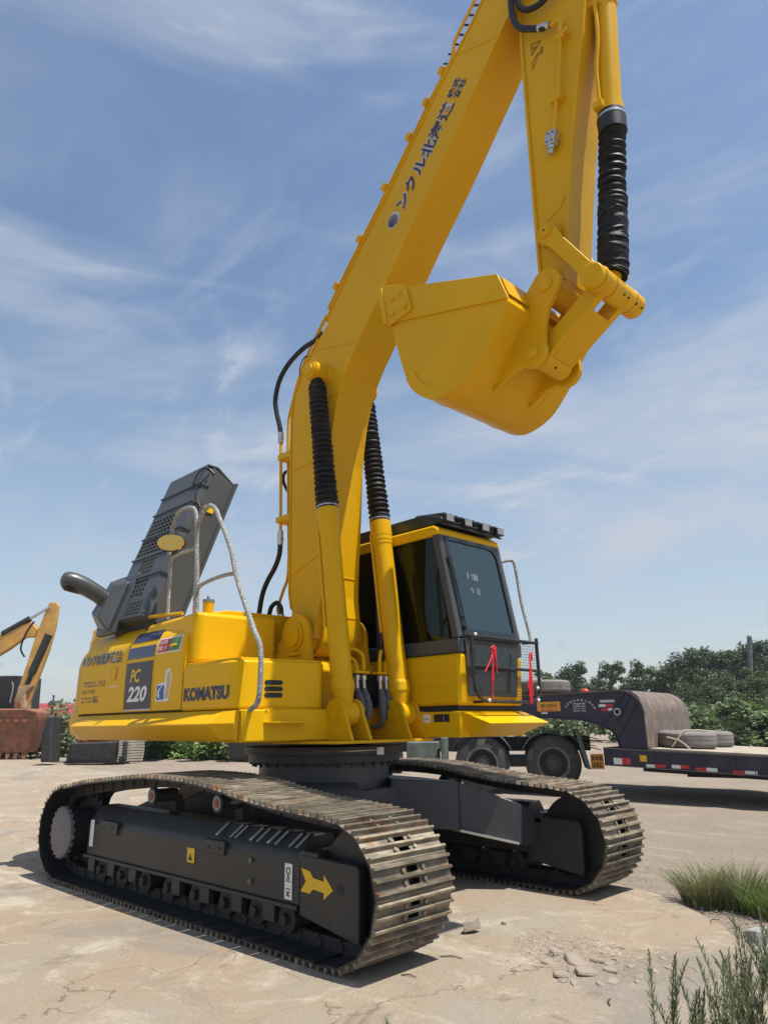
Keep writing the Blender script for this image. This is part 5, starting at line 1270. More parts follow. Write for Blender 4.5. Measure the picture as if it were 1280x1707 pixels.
for c in (0, -1.31):  # mudguards: arched strip over each wheel
    b = NB(); P = [(c+.60*math.cos(R(a)), .52+.60*math.sin(R(a))) for a in range(20, 161, 14)]
    for i, (p, q) in enumerate(zip(P[:-1], P[1:])):
        j = .03*math.sin(i*2.1)
        hull8(b, [(p[0], -.02+j, p[1]), (p[0], .62, p[1]), (p[0]*1.0, .62, p[1]+.012), (p[0], -.02+j, p[1]+.012)], [(q[0], -.02+j*.5, q[1]), (q[0], .62, q[1]), (q[0], .62, q[1]+.012), (q[0], -.02+j*.5, q[1]+.012)])
    tp('mudguard', b, MUDG, TRK)
b = NB(); hull8(b, [(.42, -.03, 1.10), (.50, -.03, 1.12), (.50, .62, 1.12), (.42, .62, 1.10)], [(.60, -.05, .42), (.66, -.05, .42), (.66, .62, .42), (.60, .62, .42)])
for k, (z, w_) in enumerate(((1.03, .34), (.97, .42), (.90, .30), (.84, .38))): hull8(b, [(.50, -.02+.01*k, z), (.50+w_, .05, z-.10), (.50+w_, .5, z-.10), (.50, .5, z)], [(.50, -.02+.01*k, z+.02), (.50+w_, .05, z-.085), (.50+w_, .5, z-.085), (.50, .5, z+.02)])
tp('torn_mudflap', b, MUDG, TRK, .004)
b = NB(); box(b, .67, .90, .02, .04, .42, .68); np_ = tp('number_plate', b, ORG, TRK)
for i, s_ in enumerate(('皖K8', '2挂')): text('plate_characters', s_, DEC, np_, (.69, .018, .565-.12*i), X_, Z_, .09, .18, .03)
# gooseneck: side plate profile
gn = [(-1.6, 1.78), (-.1, 1.765), (1.35, 1.79), (1.52, 1.77), (1.63, 1.68), (1.70, 1.52), (1.72, 1.40), (1.72, .80), (1.22, .80), (1.20, .95), (1.12, 1.10), (.92, 1.21), (.55, 1.30), (-.1, 1.35), (-1.6, 1.38)]
GY = -.12
b = NB(); prism(b, gn, GY, GY+.03); prism(b, gn, GY+2.5, GY+2.53); goose = tp('gooseneck_side', b, PURP, TRA, .006)
b = NB()
top = [(-1.6, 1.78), (-.1, 1.765), (1.30, 1.79)]+[(1.30+.42*math.sin(R(a)), 1.37+.42*math.cos(R(a))) for a in range(5, 91, 8)]+[(1.72, .80)]
sh_ = inner_pts([Vector((p[0], p[1], 0)) for p in top], .016, Vector((.6, 1.0, 0)))
ring = [(p[0]+(.004 if p[0] > 1.5 else 0), p[1]+.004) for p in top]+[(p.x, p.y) for p in sh_[::-1]]
vv = [[b.verts.new((p[0], q_, p[1])) for p in ring] for q_ in (GY-.02, GY+2.55)]; nw = len(ring); hw_ = len(top)
for i in range(nw): b.faces.new((vv[0][i], vv[0][(i+1) % nw], vv[1][(i+1) % nw], vv[1][i]))
for q_ in vv:
    for i in range(hw_-1): b.faces.new((q_[i], q_[i+1], q_[nw-2-i], q_[nw-1-i]))
tp('gooseneck_cover', b, GOOSE, TRA)
b = NB(); und = [(-1.6, 1.38), (-.1, 1.35), (.55, 1.30), (.92, 1.21), (1.12, 1.10), (1.20, .95), (1.22, .80)]
for p, q in zip(und[:-1], und[1:]): hull8(b, [(p[0], GY-.03, p[1]), (q[0], GY-.03, q[1]), (q[0], GY-.03, q[1]-.02), (p[0], GY-.03, p[1]-.02)], [(p[0], GY+2.55, p[1]), (q[0], GY+2.55, q[1]), (q[0], GY+2.55, q[1]-.02), (p[0], GY+2.55, p[1]-.02)])
tp('gooseneck_rim', b, PURP, TRA)
b = NB()
for p, q in (((1.40, 1.76), (.98, 1.24)), ((1.50, 1.72), (1.13, 1.12)), ((1.62, 1.60), (1.20, 1.0))): hull8(b, [(p[0], GY-.022, p[1]), (p[0]+.03, GY-.022, p[1]), (p[0]+.03, GY+.0, p[1]), (p[0], GY+.0, p[1])], [(q[0], GY-.022, q[1]), (q[0]+.03, GY-.022, q[1]), (q[0]+.03, GY+.0, q[1]), (q[0], GY+.0, q[1])])
tp('side_brace', b, PURP, TRA)
b = NB()
for k in range(16):
    a0, a1 = 2*PI*k/16, 2*PI*(k+1)/16; cyl(b, (1.25+.055*math.cos(a0), GY-.035, 1.42+.055*math.sin(a0)), (1.25+.055*math.cos(a1), GY-.035, 1.42+.055*math.sin(a1)), .011, 6)
tp('tie_ring', b, CHR, TRA)
# deck
def dz_(x): return .82-.042*(x-.93)
DL = 12.0
b = NB()
def beam(y0, y1, h, x0=.93, x1=DL, t=0):
    hull8(b, [(x0, y0, dz_(x0)-h), (x0, y1, dz_(x0)-h), (x0, y1, dz_(x0)-t), (x0, y0, dz_(x0)-t)], [(x1, y0, .45-h*.8), (x1, y1, .45-h*.8), (x1, y1, .45-t), (x1, y0, .45-t)])
def dzz(x): return dz_(.93)+(.45-dz_(.93))*(x-.93)/(DL-.93)
b.free(); b = NB()
DS = -.052
def seg(y0, y1, t0, t1, x0, x1):
    hull8(b, [(x0, y0, dz_(x0)-t1), (x0, y1, dz_(x0)-t1), (x0, y1, dz_(x0)-t0), (x0, y0, dz_(x0)-t0)], [(x1, y0, dz_(x1)-t1), (x1, y1, dz_(x1)-t1), (x1, y1, dz_(x1)-t0), (x1, y0, dz_(x1)-t0)])
seg(GY-.03, GY+.0, .02, .29, .93, 6.5); seg(GY+2.53, GY+2.56, .02, .29, .93, 6.5); seg(GY-.03, GY+2.56, .05, .28, .93, .97)
seg(.7, .95, .05, .42, 1.3, 6.5); seg(1.5, 1.75, .05, .42, 1.3, 6.5)
sb_ = tp('deck_side_beam', b, PURP, TRA, .004)
b = NB(); seg(GY-.045, GY+2.575, .0, .022, .93, 6.5); seg(GY-.05, GY+.0, .285, .30, .93, 6.5); tp('deck_flange', b, mat('dusty_flange', (.12, .11, .10), .7, var=.2), TRA)
for i in range(22):
    x = .96+.255*i; b = NB(); hull8(b, [(x+.08, GY-.035, dz_(x+.08)-.283), (x+.092, GY-.035, dz_(x)-.283), (x+.092, GY-.0, dz_(x)-.283), (x+.08, GY-.0, dz_(x)-.283)], [(x+.08, GY-.035, dz_(x)-.024), (x+.092, GY-.035, dz_(x)-.024), (x+.092, GY-.0, dz_(x)-.024), (x+.08, GY-.0, dz_(x)-.024)]) 
    tp('beam_rib', b, PURP, TRA)
for i in range(9):     # deck boards run lengthwise
    y = GY-.02+.288*i; b = NB(); x0, x1 = 1.76, 6.5; h0 = .004+.006*rnd.random()
    hull8(b, [(x0, y, dz_(x0)+.001), (x0, y+.275, dz_(x0)+.001), (x0, y+.275, dz_(x0)+.02+h0), (x0, y, dz_(x0)+.02+h0)], [(x1, y, dz_(x1)+.001), (x1, y+.275, dz_(x1)+.001), (x1, y+.275, dz_(x1)+.02+h0), (x1, y, dz_(x1)+.02+h0)])
    tp('deck_board', b, WOOD, TRA, .004)
# reflectors
def refl(x, z, w_, h_, order, y=GY-.0318, rot=0.0):
    for k, c in enumerate(order):
        decal('reflector_strip', {'w': WHT, 'r': RED, 'y': YTX, 'g': SIL}[c], TRA, (x+k*w_/len(order), y, z-.052*0), (1, 0, rot), Z_, w_/len(order)-.002, h_, .003)
refl(1.10, .545, .30, .105, 'wr', rot=-.042); refl(1.55, .60, .13, .10, 'y', rot=-.042); refl(1.66, .505, .32, .05, 'wr', rot=-.042); refl(2.08, .50, .28, .055, 'wr', rot=-.042); refl(2.46, .462, .33, .06, 'rw', rot=-.042); refl(3.02, .425, .35, .065, 'rw', rot=-.042); refl(3.54, .40, .30, .06, 'wr', rot=-.042)
refl(.94, 1.585, .27, .045, 'gg', GY-.001); refl(.91, 1.51, .26, .045, 'wr', GY-.001); refl(.95, 1.44, .26, .045, 'rw', GY-.001)
decal('orange_plate', ORG, TRA, (-.30, GY-.001, 1.455), X_, Z_, .47, .17); text('plate_characters', '皖K·82挂超长', DEC, TRA, (-.22, GY-.004, 1.52), X_, Z_, .075, .33, .02); text('plate_characters', '安全距离', RED, TRA, (-.22, GY-.004, 1.465), X_, Z_, .035, .33, .02)
decal('white_label', WHT, TRA, (-.22, GY-.001, 1.41), X_, Z_, .12, .03)
for k, ch in enumerate('挂车制造有限公司专用'):
    a = R(160-15.5*k); rr_ = .27; c = Vector((.545+rr_*1.0*math.cos(a), GY-.001, 1.45+rr_*.62*math.sin(a))); xd = Vector((math.sin(a), 0, -math.cos(a)*.7)); zd = Vector((math.cos(a)*.7, 0, math.sin(a)))
    text('company_arc_lettering', ch, SIL, TRA, c, xd, Vector((-xd.z, 0, xd.x)), .042, .042, .03)
for k, s_ in enumerate(('整备质量', '总质量 40000', '外廓尺寸 13000', '牵引销 50#')): text('data_lettering', s_, SIL, TRA, (.42, GY-.001, 1.56-.042*k), X_, Z_, .03, .24, .03)
b = NB(); bmesh.ops.create_uvsphere(b, u_segments=16, v_segments=8, radius=.075, matrix=Matrix.Translation((.62, .02, 1.79)) @ Matrix.Scale(.8, 4, (0, 0, 1))); tp('marker_lamp', b, mat('red_lamp', (.5, .04, .03), .35), TRA)
# far side wheels of trailer rear are out of frame; underside dark axles
b = NB(); box(b, 2.0, 6.4, .9, 1.6, .30, .44); tp('under_beam', b, TDARK, TRA)

def loose_tyre(loc, tilt, r, w_, m, label, group, rot=0):
    b = NB()
    pr = [(r*.60, -w_/2+.02), (r*.70, -w_/2), (r*.90, -w_/2+.01), (r*.985, -w_*.36), (r, -w_*.28), (r*.985, -w_*.27), (r*.985, -w_*.25), (r, -w_*.24), (r, -w_*.02), (r*.985, -w_*.01), (r*.985, w_*.01), (r, w_*.02), (r, w_*.22), (r*.985, w_*.23), (r*.985, w_*.25), (r, w_*.26), (r*.985, w_*.36), (r*.90, w_/2-.01), (r*.70, w_/2), (r*.60, w_/2-.02)]
    n = 44; V = [[b.verts.new((p[0]*math.cos(2*PI*k/n), p[0]*math.sin(2*PI*k/n), p[1])) for p in pr] for k in range(n)]
    for k in range(n):
        a, c = V[k], V[(k+1) % n]
        for j in range(len(pr)): b.faces.new((a[j], a[(j+1) % len(pr)], c[(j+1) % len(pr)], c[j]))
    o = part('tyre', b, m); o.location = loc; o.rotation_euler = (tilt[0], tilt[1], rot)
    tag(o, label, 'tyre', group); return o
def tw(x, y, z): return Matrix.Translation(TO) @ Matrix.Rotation(TR, 4, 'Z') @ Vector((x, y, z))
dk = -math.atan(.042)
t1 = loose_tyre(tw(2.12, .72, dz_(2.12)+.028+.14), (0, 0, 0), .49, .28, TYREL, 'spare truck tyre strapped flat on the trailer deck near its front edge', 'spare tyres'); t1.rotation_euler = (Matrix.Rotation(TR, 4, 'Z') @ Matrix.Rotation(-dk, 4, 'Y')).to_euler()
t2 = loose_tyre(tw(2.14, 1.78, dz_(2.22)+.028+.14), (0, 0, 0), .49, .28, TYREL, 'second spare tyre lying behind the strapped one on the trailer deck', 'spare tyres'); t2.rotation_euler = t1.rotation_euler
for k in range(2): loose_tyre(tw(-.58, .75, 1.935), (0, 0, 0), .55, .27, TYREL, 'large tyre lying on top of the gooseneck', None) if k == 0 else None
# strap over the first tyre
b = NB(); S0 = [tw(2.02, .18, dz_(2.0)+.05), tw(2.12, .20, dz_(2.1)+.18), tw(2.22, .27, dz_(2.2)+.325), tw(2.34, .7, dz_(2.3)+.33), tw(2.47, 1.15, dz_(2.45)+.30)]
rings(b, S0, .014, 6); rings(b, [tw(2.12, .20, dz_(2.1)+.18), tw(2.24, .18, dz_(2.2)+.10), tw(2.32, .15, dz_(2.3)+.03)], .013, 6); rings(b, [tw(1.94, .22, dz_(2.0)+.21), tw(2.12, .20, dz_(2.1)+.17)], .016, 6)
o = part('ratchet_strap', b, mat('dirty_strap', (.42, .36, .27), .9)); tag(o, 'dirty beige ratchet strap tied over the front spare tyre', 'strap')

# ================================================================== BACKGROUND MACHINES
def at(px, py, s):
    """world point at distance s along the camera axis, used to stand background things in their places"""
    return None
# left machine: only arm, boom and bucket are in frame
ldir = Vector((.718, .696, 0)); lfw = Vector((-.693, .721, 0))
def wpt(px, s):      # ground point standing under image column px, at distance s
    c = CAMP+ldir*((px-640)/FPX*s)+lfw*s*1.043; return Vector((c.x, c.y, gz(c.x, c.y)))
LM = empty('orange_excavator', wpt(0, 26), 0); tag(LM, 'old orange excavator at the left edge, its rusty toothed bucket resting on the ground', 'excavator')
ldir = Vector((.718, .696, 0)); lfw = Vector((-.693, .721, 0))
def LP(u, z, d=0): return ldir*u+Vector((0, 0, z))+lfw*d     # u to the right, d away
def lprism(b, pts, d0, d1): hull8(b, [LP(p[0], p[1], d0) for p in pts], [LP(p[0], p[1], d1) for p in pts])
# (u,z) metres in a plane 26 m away; 1 px = .0217 m ; u=0 at px 0, z from ground (py 1262)
k_ = .0217
def q(px, py): return (px*k_, (1264-py)*k_)
b = NB(); lprism(b, [q(14, 1172), q(22, 1186), q(36, 1186), q(62, 1090), q(69, 1048), q(70, 1012), q(66, 1006), q(54, 1006), q(46, 1030), q(36, 1068), q(28, 1110)], -.05, .12); LA = part('arm', b, CREAM, LM, .02)
b = NB(); lprism(b, [q(-60, 1120), q(-60, 1085), q(-10, 1052), q(28, 1040), q(40, 1052), q(36, 1066), q(20, 1066), q(-5, 1086)], -.12, .12); part('boom', b, CREAM, LM, .02)
b = NB()
def lc(a, c, r, d=-.05): p, s_ = q(*a), q(*c); cyl(b, LP(p[0], p[1], d), LP(s_[0], s_[1], d), r, 12)
lc((-20, 1060), (24, 1034), .12); part('arm_cylinder', b, TDARK, LM)
b = NB(); lc((24, 1034), (56, 1014), .05); part('cylinder_rod', b, CHR, LM)
b = NB(); lc((60, 1062), (38, 1128), .15); lc((38, 1128), (33, 1145), .08); part('bucket_cylinder', b, TDARK, LM)
b = NB(); lprism(b, [q(22, 1150), q(46, 1146), q(44, 1152), q(36, 1158), q(38, 1184), q(20, 1184), q(22, 1160)], -.25, .25); part('bucket_linkage', b, mat('dusty_linkage', (.38, .26, .15), .7, var=.3), LM, .02)
b = NB(); cyl(b, LP(*q(26, 1178), -.3), LP(*q(26, 1178), .3), .12, 16); part('bucket_pin', b, RUSTB, LM)
b = NB()   # bucket, opening facing camera-down: back plate curved
P = [(-.5, 1.72), (.0, 1.76), (.55, 1.62), (.80, 1.30), (.86, .95), (.74, .6), (.55, .28)]
bpf = [(-.75, 1.72), (1.10, 1.72), (1.52, 1.62), (1.55, 1.30), (1.42, .80), (1.20, .22), (-.75, .22)]
hull8(b, [LP(p[0], p[1], -.45-(.25 if p[1] > 1.2 else 0)) for p in bpf], [LP(p[0], p[1], .35) for p in bpf]); LBK = part('bucket', b, RUSTB, LM, .06)
for i in range(7):
    u = -.65+.29*i; b = NB(); hull8(b, [LP(u-.09, .24, -.42), LP(u+.09, .24, -.42), LP(u+.09, .24, -.30), LP(u-.09, .24, -.30)], [LP(u-.04, .0, -.46), LP(u+.04, .0, -.46), LP(u+.04, .0, -.42), LP(u-.04, .0, -.42)]); part('bucket_tooth', b, RUSTB, LBK)
    if i < 7: b = NB(); hull8(b, [LP(u-.10, 1.25, -.72), LP(u+.10, 1.25, -.72), LP(u+.10, 1.36, -.72), LP(u-.10, 1.36, -.72)], [LP(u-.10, 1.25, -.69), LP(u+.10, 1.25, -.69), LP(u+.10, 1.36, -.69), LP(u-.10, 1.36, -.69)]); part('wear_pad', b, RUSTB, LBK)
b = NB(); lprism(b, [q(-80, 1240), q(-80, 1128), q(4, 1128), q(6, 1186), q(2, 1240)], .6, 2.4); part('operator_cab', b, BLK, LM, .05)
b = NB(); lprism(b, [q(-80, 1262), q(-80, 1232), q(-6, 1232), q(-2, 1262)], .6, 1.2); part('crawler_track', b, TDARK, LM, .08)
b = NB(); tube(b, [LP(*q(8, 1140), -.1), LP(*q(11, 1150), -.1), LP(*q(9, 1175), -.1)], .02, 6); part('cab_rail', b, CHR, LM)
b = NB(); tube(b, [LP(*q(36, 1040), -.25), LP(*q(26, 1060), -.3), LP(*q(20, 1085), -.3), LP(*q(27, 1100), -.25)], .035, 6); part('hydraulic_hose', b, RUB, LM)

# machine behind the counterweight
BM = empty('distant_excavator', wpt(190, 23.2), 0); tag(BM, 'dark excavator standing behind the yellow counterweight, one track and folded arm end visible', 'excavator')
k2 = 23.2/1197.8
def q2(px, py): return ((px-190)*k2, (1270-py)*k2)
b = NB(); hull8(b, [LP(*q2(114, 1268), -.2), LP(*q2(212, 1272), -.2), LP(*q2(212, 1236), -.2), LP(*q2(118, 1238), -.2)], [LP(*q2(114, 1268), .3), LP(*q2(212, 1272), .3), LP(*q2(212, 1236), .3), LP(*q2(118, 1238), .3)]); ft = part('track_frame', b, TDARK, BM, .05)
b = NB()
for i in range(9): c = q2(122+10.5*i, 1263); cyl(b, LP(*c, -.26), LP(*c, .1), .075, 10)
part('track_roller', b, SHOED, ft)
SH2 = mat('pale_track_steel', (.30, .26, .21), .7, var=.2)  # paler steel for the front shoes than for the grousers
for i in range(9):
    z = .03+.082*i; b = NB(); x0 = q2(200, 0)[0]+.03*math.sin(i/8*PI)
    hull8(b, [LP(x0, z, -.28), LP(x0+.62, z+.005, .30), LP(x0+.62, z+.07, .30), LP(x0, z+.065, -.28)], [LP(x0-.05, z, -.2), LP(x0+.6, z+.005, .38), LP(x0+.6, z+.07, .38), LP(x0-.05, z+.065, -.2)]); part('track_shoe', b, SH2, ft, .01)
b = NB()
for i in range(34): x = q2(114+2.9*i, 0)[0]; hull8(b, [LP(x, -.0, -.3), LP(x+.04, -.0, -.3), LP(x+.04, .05, -.3), LP(x, .05, -.3)], [LP(x, 0, .2), LP(x+.04, 0, .2), LP(x+.04, .05, .2), LP(x, .05, .2)])
part('track_grouser', b, SHOED, ft)
b = NB(); box(b, -1.8, 1.2, .8, 3.2, .75, 1.9, Matrix.Rotation(R(40), 4, 'Z')); part('machine_house', b, TDARK, BM, .05)
b = NB(); lprism(b, [q2(90, 1266), q2(87, 1225), q2(93, 1198), q2(101, 1196), q2(106, 1266)], -.9, -.2); part('dozer_blade', b, TDARK, BM, .04)
b = NB(); lprism(b, [q2(120, 1072), q2(122, 1050), q2(130, 1044), q2(142, 1046), q2(150, 1068)], .6, .9); part('arm_tip', b, CREAM, BM, .02)
b = NB(); cyl(b, LP(*q2(132, 1047), .5), LP(*q2(185, 1056), .5), .09, 12); part('arm_cylinder', b, TDARK, BM)
b = NB(); hull8(b, [LP(*q2(118, 1085), .6), LP(*q2(150, 1085), .6), LP(*q2(150, 1068), .6), LP(*q2(119, 1068), .6)], [LP(*q2(118, 1085), .9), LP(*q2(150, 1085), .9), LP(*q2(150, 1068), .9), LP(*q2(119, 1068), .9)])
hull8(b, [LP(*q2(121, 1110), .6), LP(*q2(165, 1240), .6), LP(*q2(190, 1240), .6), LP(*q2(150, 1085), .6)], [LP(*q2(121, 1110), .9), LP(*q2(165, 1240), .9), LP(*q2(190, 1240), .9), LP(*q2(150, 1085), .9)])
part('arm', b, CREAM, BM, .02)
# red tank and fence post
kk = 32/1197.8
tkc = wpt(75, 32)
b = NB(); P = [tkc+ldir*u+Vector((0, 0, 1.02)) for u in (-1.15, -1.12, -1.0, 2.6, 2.7, 2.75)]; rings(b, P, [.2, .75, .98, .98, .8, .2], 36)
o = part('storage_tank', b, REDT); tag(o, 'worn red cylindrical tank lying behind the weeds at the left', 'tank')
b = NB(); rings(b, [tkc+ldir*.3+Vector((0, -.1, 1.93)), tkc+ldir*.3+Vector((0, -.1, 2.10))], [.35, .2], 20); part('tank_manhole', b, TDARK, o)
b = NB()
for u in (-.9, 2.4): hull8(b, [tkc+ldir*(u-.2)+lfw*-.6+Vector((0, 0, -.1)), tkc+ldir*(u+.2)+lfw*-.6+Vector((0, 0, -.1)), tkc+ldir*(u+.2)+lfw*.6+Vector((0, 0, -.1)), tkc+ldir*(u-.2)+lfw*.6+Vector((0, 0, -.1))], [tkc+ldir*(u-.2)+lfw*-.6+Vector((0, 0, .35)), tkc+ldir*(u+.2)+lfw*-.6+Vector((0, 0, .35)), tkc+ldir*(u+.2)+lfw*.6+Vector((0, 0, .35)), tkc+ldir*(u-.2)+lfw*.6+Vector((0, 0, .35))])
part('tank_saddle', b, TDARK, o)
b = NB(); fp_ = wpt(79, 28); cyl(b, fp_, fp_+Vector((0, 0, 2.2)), .035, 10); cyl(b, fp_+Vector((0, 0, 2.2)), fp_+Vector((0, 0, 2.24)), .05, 10); o = part('fence_post', b, POLE); tag(o, 'thin grey steel post standing in front of the red tank', 'post')
# utility pole on the right
b = NB(); pbm = wpt(1243, 45)+Vector((0, 0, 0)); rings(b, [pbm-Vector((0, 0, 1)), pbm+Vector((1.0, -.9, 5.6))*Vector((1, 1, 1)).length*0+pbm*0+Vector((pbm.x*0, 0, 0))+pbm+Vector((.85, .80, 5.55))-pbm*0-pbm*0] if False else [pbm-Vector((0, 0, 1)), pbm+Vector((.60, .58, 5.75))], [.15, .14], 16)
o = part('utility_pole', b, POLE); tag(o, 'tall grey pole rising above the trees at the right', 'pole')
b = NB(); e_ = pbm+Vector((.60, .58, 5.75)); cyl(b, e_, e_+Vector((0, 0, .1)), .17, 16); part('pole_cap', b, SIL, o)

# ================================================================== VEGETATION
def leafmesh(name, n, shape, lsz, m, seed, droop=.3, aspect=.45, clumps=None):
    """many folded leaves spread through a volume; shape(rng)->(point, outward)"""
    rg_ = random.Random(seed); vs, fs = [], []
    for _ in range(n):
        p, o_ = shape(rg_); s = lsz*rg_.uniform(.6, 1.35)
        d = (o_+Vector((rg_.uniform(-1, 1), rg_.uniform(-1, 1), rg_.uniform(-.7, .5)))*.9-Vector((0, 0, droop))).normalized()
        u = d.cross(Vector((rg_.uniform(-.5, .5), rg_.uniform(-.5, .5), 1))).normalized(); w_ = s*aspect; nn_ = u.cross(d)
        i = len(vs); vs += [p, p+d*s*.5+u*w_+nn_*s*.08, p+d*s, p+d*s*.5-u*w_+nn_*s*.08]; fs += [(i, i+1, i+2), (i, i+2, i+3)]
    me = bpy.data.meshes.new(name); me.from_pydata([tuple(v) for v in vs], [], fs); me.materials.append(m); me.update(); return me
def crown_shape(kind, seed):
    rs = random.Random(seed); cl = []
    for _ in range(26):
        if kind == 'round': a = rs.uniform(0, 2*PI); r = rs.uniform(0, 1)**.6; h = rs.uniform(0, 1); rad = 2.3*math.sin(PI*(.12+.80*h))**.7; cl.append((Vector((math.cos(a)*r*rad, math.sin(a)*r*rad, 1.6+h*4.6)), rs.uniform(.45, 1.0)))
        else: a = rs.uniform(0, 2*PI); h = rs.uniform(0, 1); rad = 1.35*(1-h)**.6+.15; cl.append((Vector((math.cos(a)*rad*.8, math.sin(a)*rad*.8, .8+h*6.2)), rs.uniform(.25, .6)))
    def f(rg_):
        c, r = rg_.choice(cl); d = Vector((rg_.gauss(0, 1), rg_.gauss(0, 1), rg_.gauss(0, 1))).normalized(); rr_ = r*rg_.uniform(.35, 1.08)
        return c+Vector((d.x*rr_, d.y*rr_, d.z*rr_*.75)), d
    return f
crowns = [leafmesh('crown', 5200, crown_shape('round', s), .25, [LEAFD, LEAFM, LEAFD, LEAFM][i], 10+i) for i, s in enumerate((3, 5, 8, 9))]+[leafmesh('crown', 3000, crown_shape('slim', s), .22, LEAFM, 20+i) for i, s in enumerate((1, 2))]
def trunk_mesh(seed):
    rg_ = random.Random(seed); b = NB(); rings(b, [(0, 0, -.3), (.05, .02, 1.2), (.0, .1, 2.6), (.1, .1, 4.6)], [.16, .12, .09, .03], 8)
    for k in range(6):
        a = rg_.uniform(0, 2*PI); h = rg_.uniform(1.3, 3.2); l_ = rg_.uniform(.8, 1.6); rings(b, [(.03, .06, h), (math.cos(a)*l_*.5, math.sin(a)*l_*.5, h+l_*.5), (math.cos(a)*l_, math.sin(a)*l_, h+l_*1.1)], [.06, .04, .015], 6)
    return fin(b, 'trunk', BARK)
trunks = [trunk_mesh(i) for i in range(3)]
desc = [('rounded dark tree', 0), ('lighter bushy tree', 1), ('broad dark tree', 2), ('loose mid-green tree', 3), ('slim pointed tree', 4), ('narrow feathery tree', 5)]
trees = [ # px, distance, kind, height scale
 (912, 62, 3, .72), (948, 66, 0, .80), (968, 60, 5, .72), (992, 64, 1, .62), (1012, 60, 4, .72), (1032, 58, 5, .70), (1050, 62, 3, .62), (1066, 58, 4, .72), (1086, 60, 5, .66), (1103, 56, 3, .66), (1122, 58, 1, .72),
 (1152, 55, 0, .86), (1168, 60, 2, .95), (1192, 62, 0, .96), (1205, 52, 1, .60), (1222, 60, 2, .92), (1246, 58, 3, .92), (1262, 64, 0, 1.05), (1280, 56, 2, .98), (1305, 58, 0, 1.05), (1180, 44, 3, .50), (1216, 42, 1, .48), (1262, 42, 3, .56), (1140, 46, 1, .46), (1300, 44, 2, .55),
 (900, 70, 2, .62), (880, 66, 1, .60), (1340, 60, 2, 1.0)]
tnames = {0: 'rounded dark green tree', 1: 'pale bushy tree', 2: 'broad dark tree', 3: 'loose mid-green tree', 4: 'slim pointed tree', 5: 'narrow feathery tree'}
refp = ['above the parked trailer beside the cab handrail', 'above the gooseneck tyre', 'rising over the red marker lamp', 'low behind the gooseneck lettering', 'rising just right of the red marker lamp', 'over the reflector strips of the gooseneck', 'low over the gooseneck braces', 'at the top of the gooseneck curve', 'over the middle of the gooseneck curve', 'at the right end of the gooseneck curve', 'filling the gap right of the gooseneck',
 'forming the left shoulder of the high tree group', 'tallest left of the grey pole', 'in the skyline midway to the grey pole', 'bright and low, left of the grey pole', 'touching the grey pole from the left', 'directly behind the grey pole', 'tallest right of the grey pole', 'at the right edge of the picture', 'beyond the right edge', 'in the lower front row left of the pole', 'in the lower front row below the pole', 'in the lower front row right of the pole', 'low, next to the gooseneck edge', 'in the lower front row at the right edge',
 'hidden low behind the cab guard', 'hidden behind the operator cab', 'outside the right edge']
for i, (px, s, kd, sc) in enumerate(trees):
    if px > 1290 or px < 905: continue
    g_ = wpt(px, s); t = empty('tree', g_, rnd.uniform(0, 6)); tag(t, tnames[kd]+' '+refp[i], 'tree', 'trees along the horizon')
    c = bpy.data.objects.new('crown', crowns[kd]); COL.objects.link(c); c.parent = t; c.scale = (sc*1.05, sc*1.05, sc)
    tr_ = bpy.data.objects.new('trunk', trunks[i % 3]); COL.objects.link(tr_); tr_.parent = t; tr_.scale = (sc, sc, sc)
# big leafy bushes right, weeds left
def bush_shape(seed, rx, ry, h, n=18):
    rs = random.Random(seed); cl = [(Vector((rs.uniform(-rx, rx), rs.uniform(-ry, ry), rs.uniform(.15, 1)**.8*h*rs.uniform(.55, 1))), rs.uniform(.25, .5)*min(1, h)) for _ in range(n)]
    def f(rg_):
        c, r = rg_.choice(cl); d = Vector((rg_.gauss(0, 1), rg_.gauss(0, 1), rg_.gauss(0, 1))).normalized(); rr_ = r*rg_.uniform(.5, 1.1); p = c+Vector((d.x*rr_*1.3, d.y*rr_*1.3, d.z*rr_)); p.z = max(.02, p.z); return p, d
    return f
def bush(px, s, rx, ry, h, lsz, n, m, label, seed, name='bush', zoff=0):
    g_ = wpt(px, s); o = bpy.data.objects.new(name, leafmesh('foliage', n, bush_shape(seed, rx, ry, h, max(14, int(rx*ry*7))), lsz, m, seed)); COL.objects.link(o); o.location = g_+Vector((0, 0, zoff)); o.rotation_euler = (0, 0, TR); tag(o, label, 'bush', 'leafy bushes around the yard')
bush(1165, 24, 1.4, 1.2, 1.35, .15, 6500, LEAFY, 'yellow-green bush directly right of the trailer gooseneck', 31)
bush(1215, 21, 1.5, 1.3, 1.5, .15, 8000, LEAFB, 'big leafy bush behind the spare tyres on the trailer', 32)
bush(1275, 19, 1.5, 1.3, 1.6, .15, 8500, LEAFB, 'tallest leafy bush at the right edge behind the trailer deck', 33)
bush(1110, 28, 1.6, 1.2, 1.3, .22, 3000, LEAFB, 'low bush hidden mostly behind the gooseneck', 35)
bush(82, 27.5, .55, .6, 1.75, .16, 2200, LEAFB, 'dark green bush growing beside the rusty bucket at the left', 36)
bush(330, 25, 1.7, .7, .75, .16, 3600, LEAFY, 'low sunlit bush seen under the yellow side skirt', 37)
bush(405, 24.5, 1.2, .7, .75, .16, 3000, LEAFB, 'low green bush seen beside the swing bearing', 38)
bush(255, 27, 1.4, .7, .8, .16, 2200, LEAFB, 'low bush in the shade behind the distant track', 39)
bush(690, 30, 3.5, 1, 1.0, .2, 2500, LEAFB, 'low bush far behind the truck chassis', 40)
bush(1000, 34, 5, 1.5, 1.4, .25, 4500, LEAFB, 'long low hedge behind the trailer gooseneck', 41)
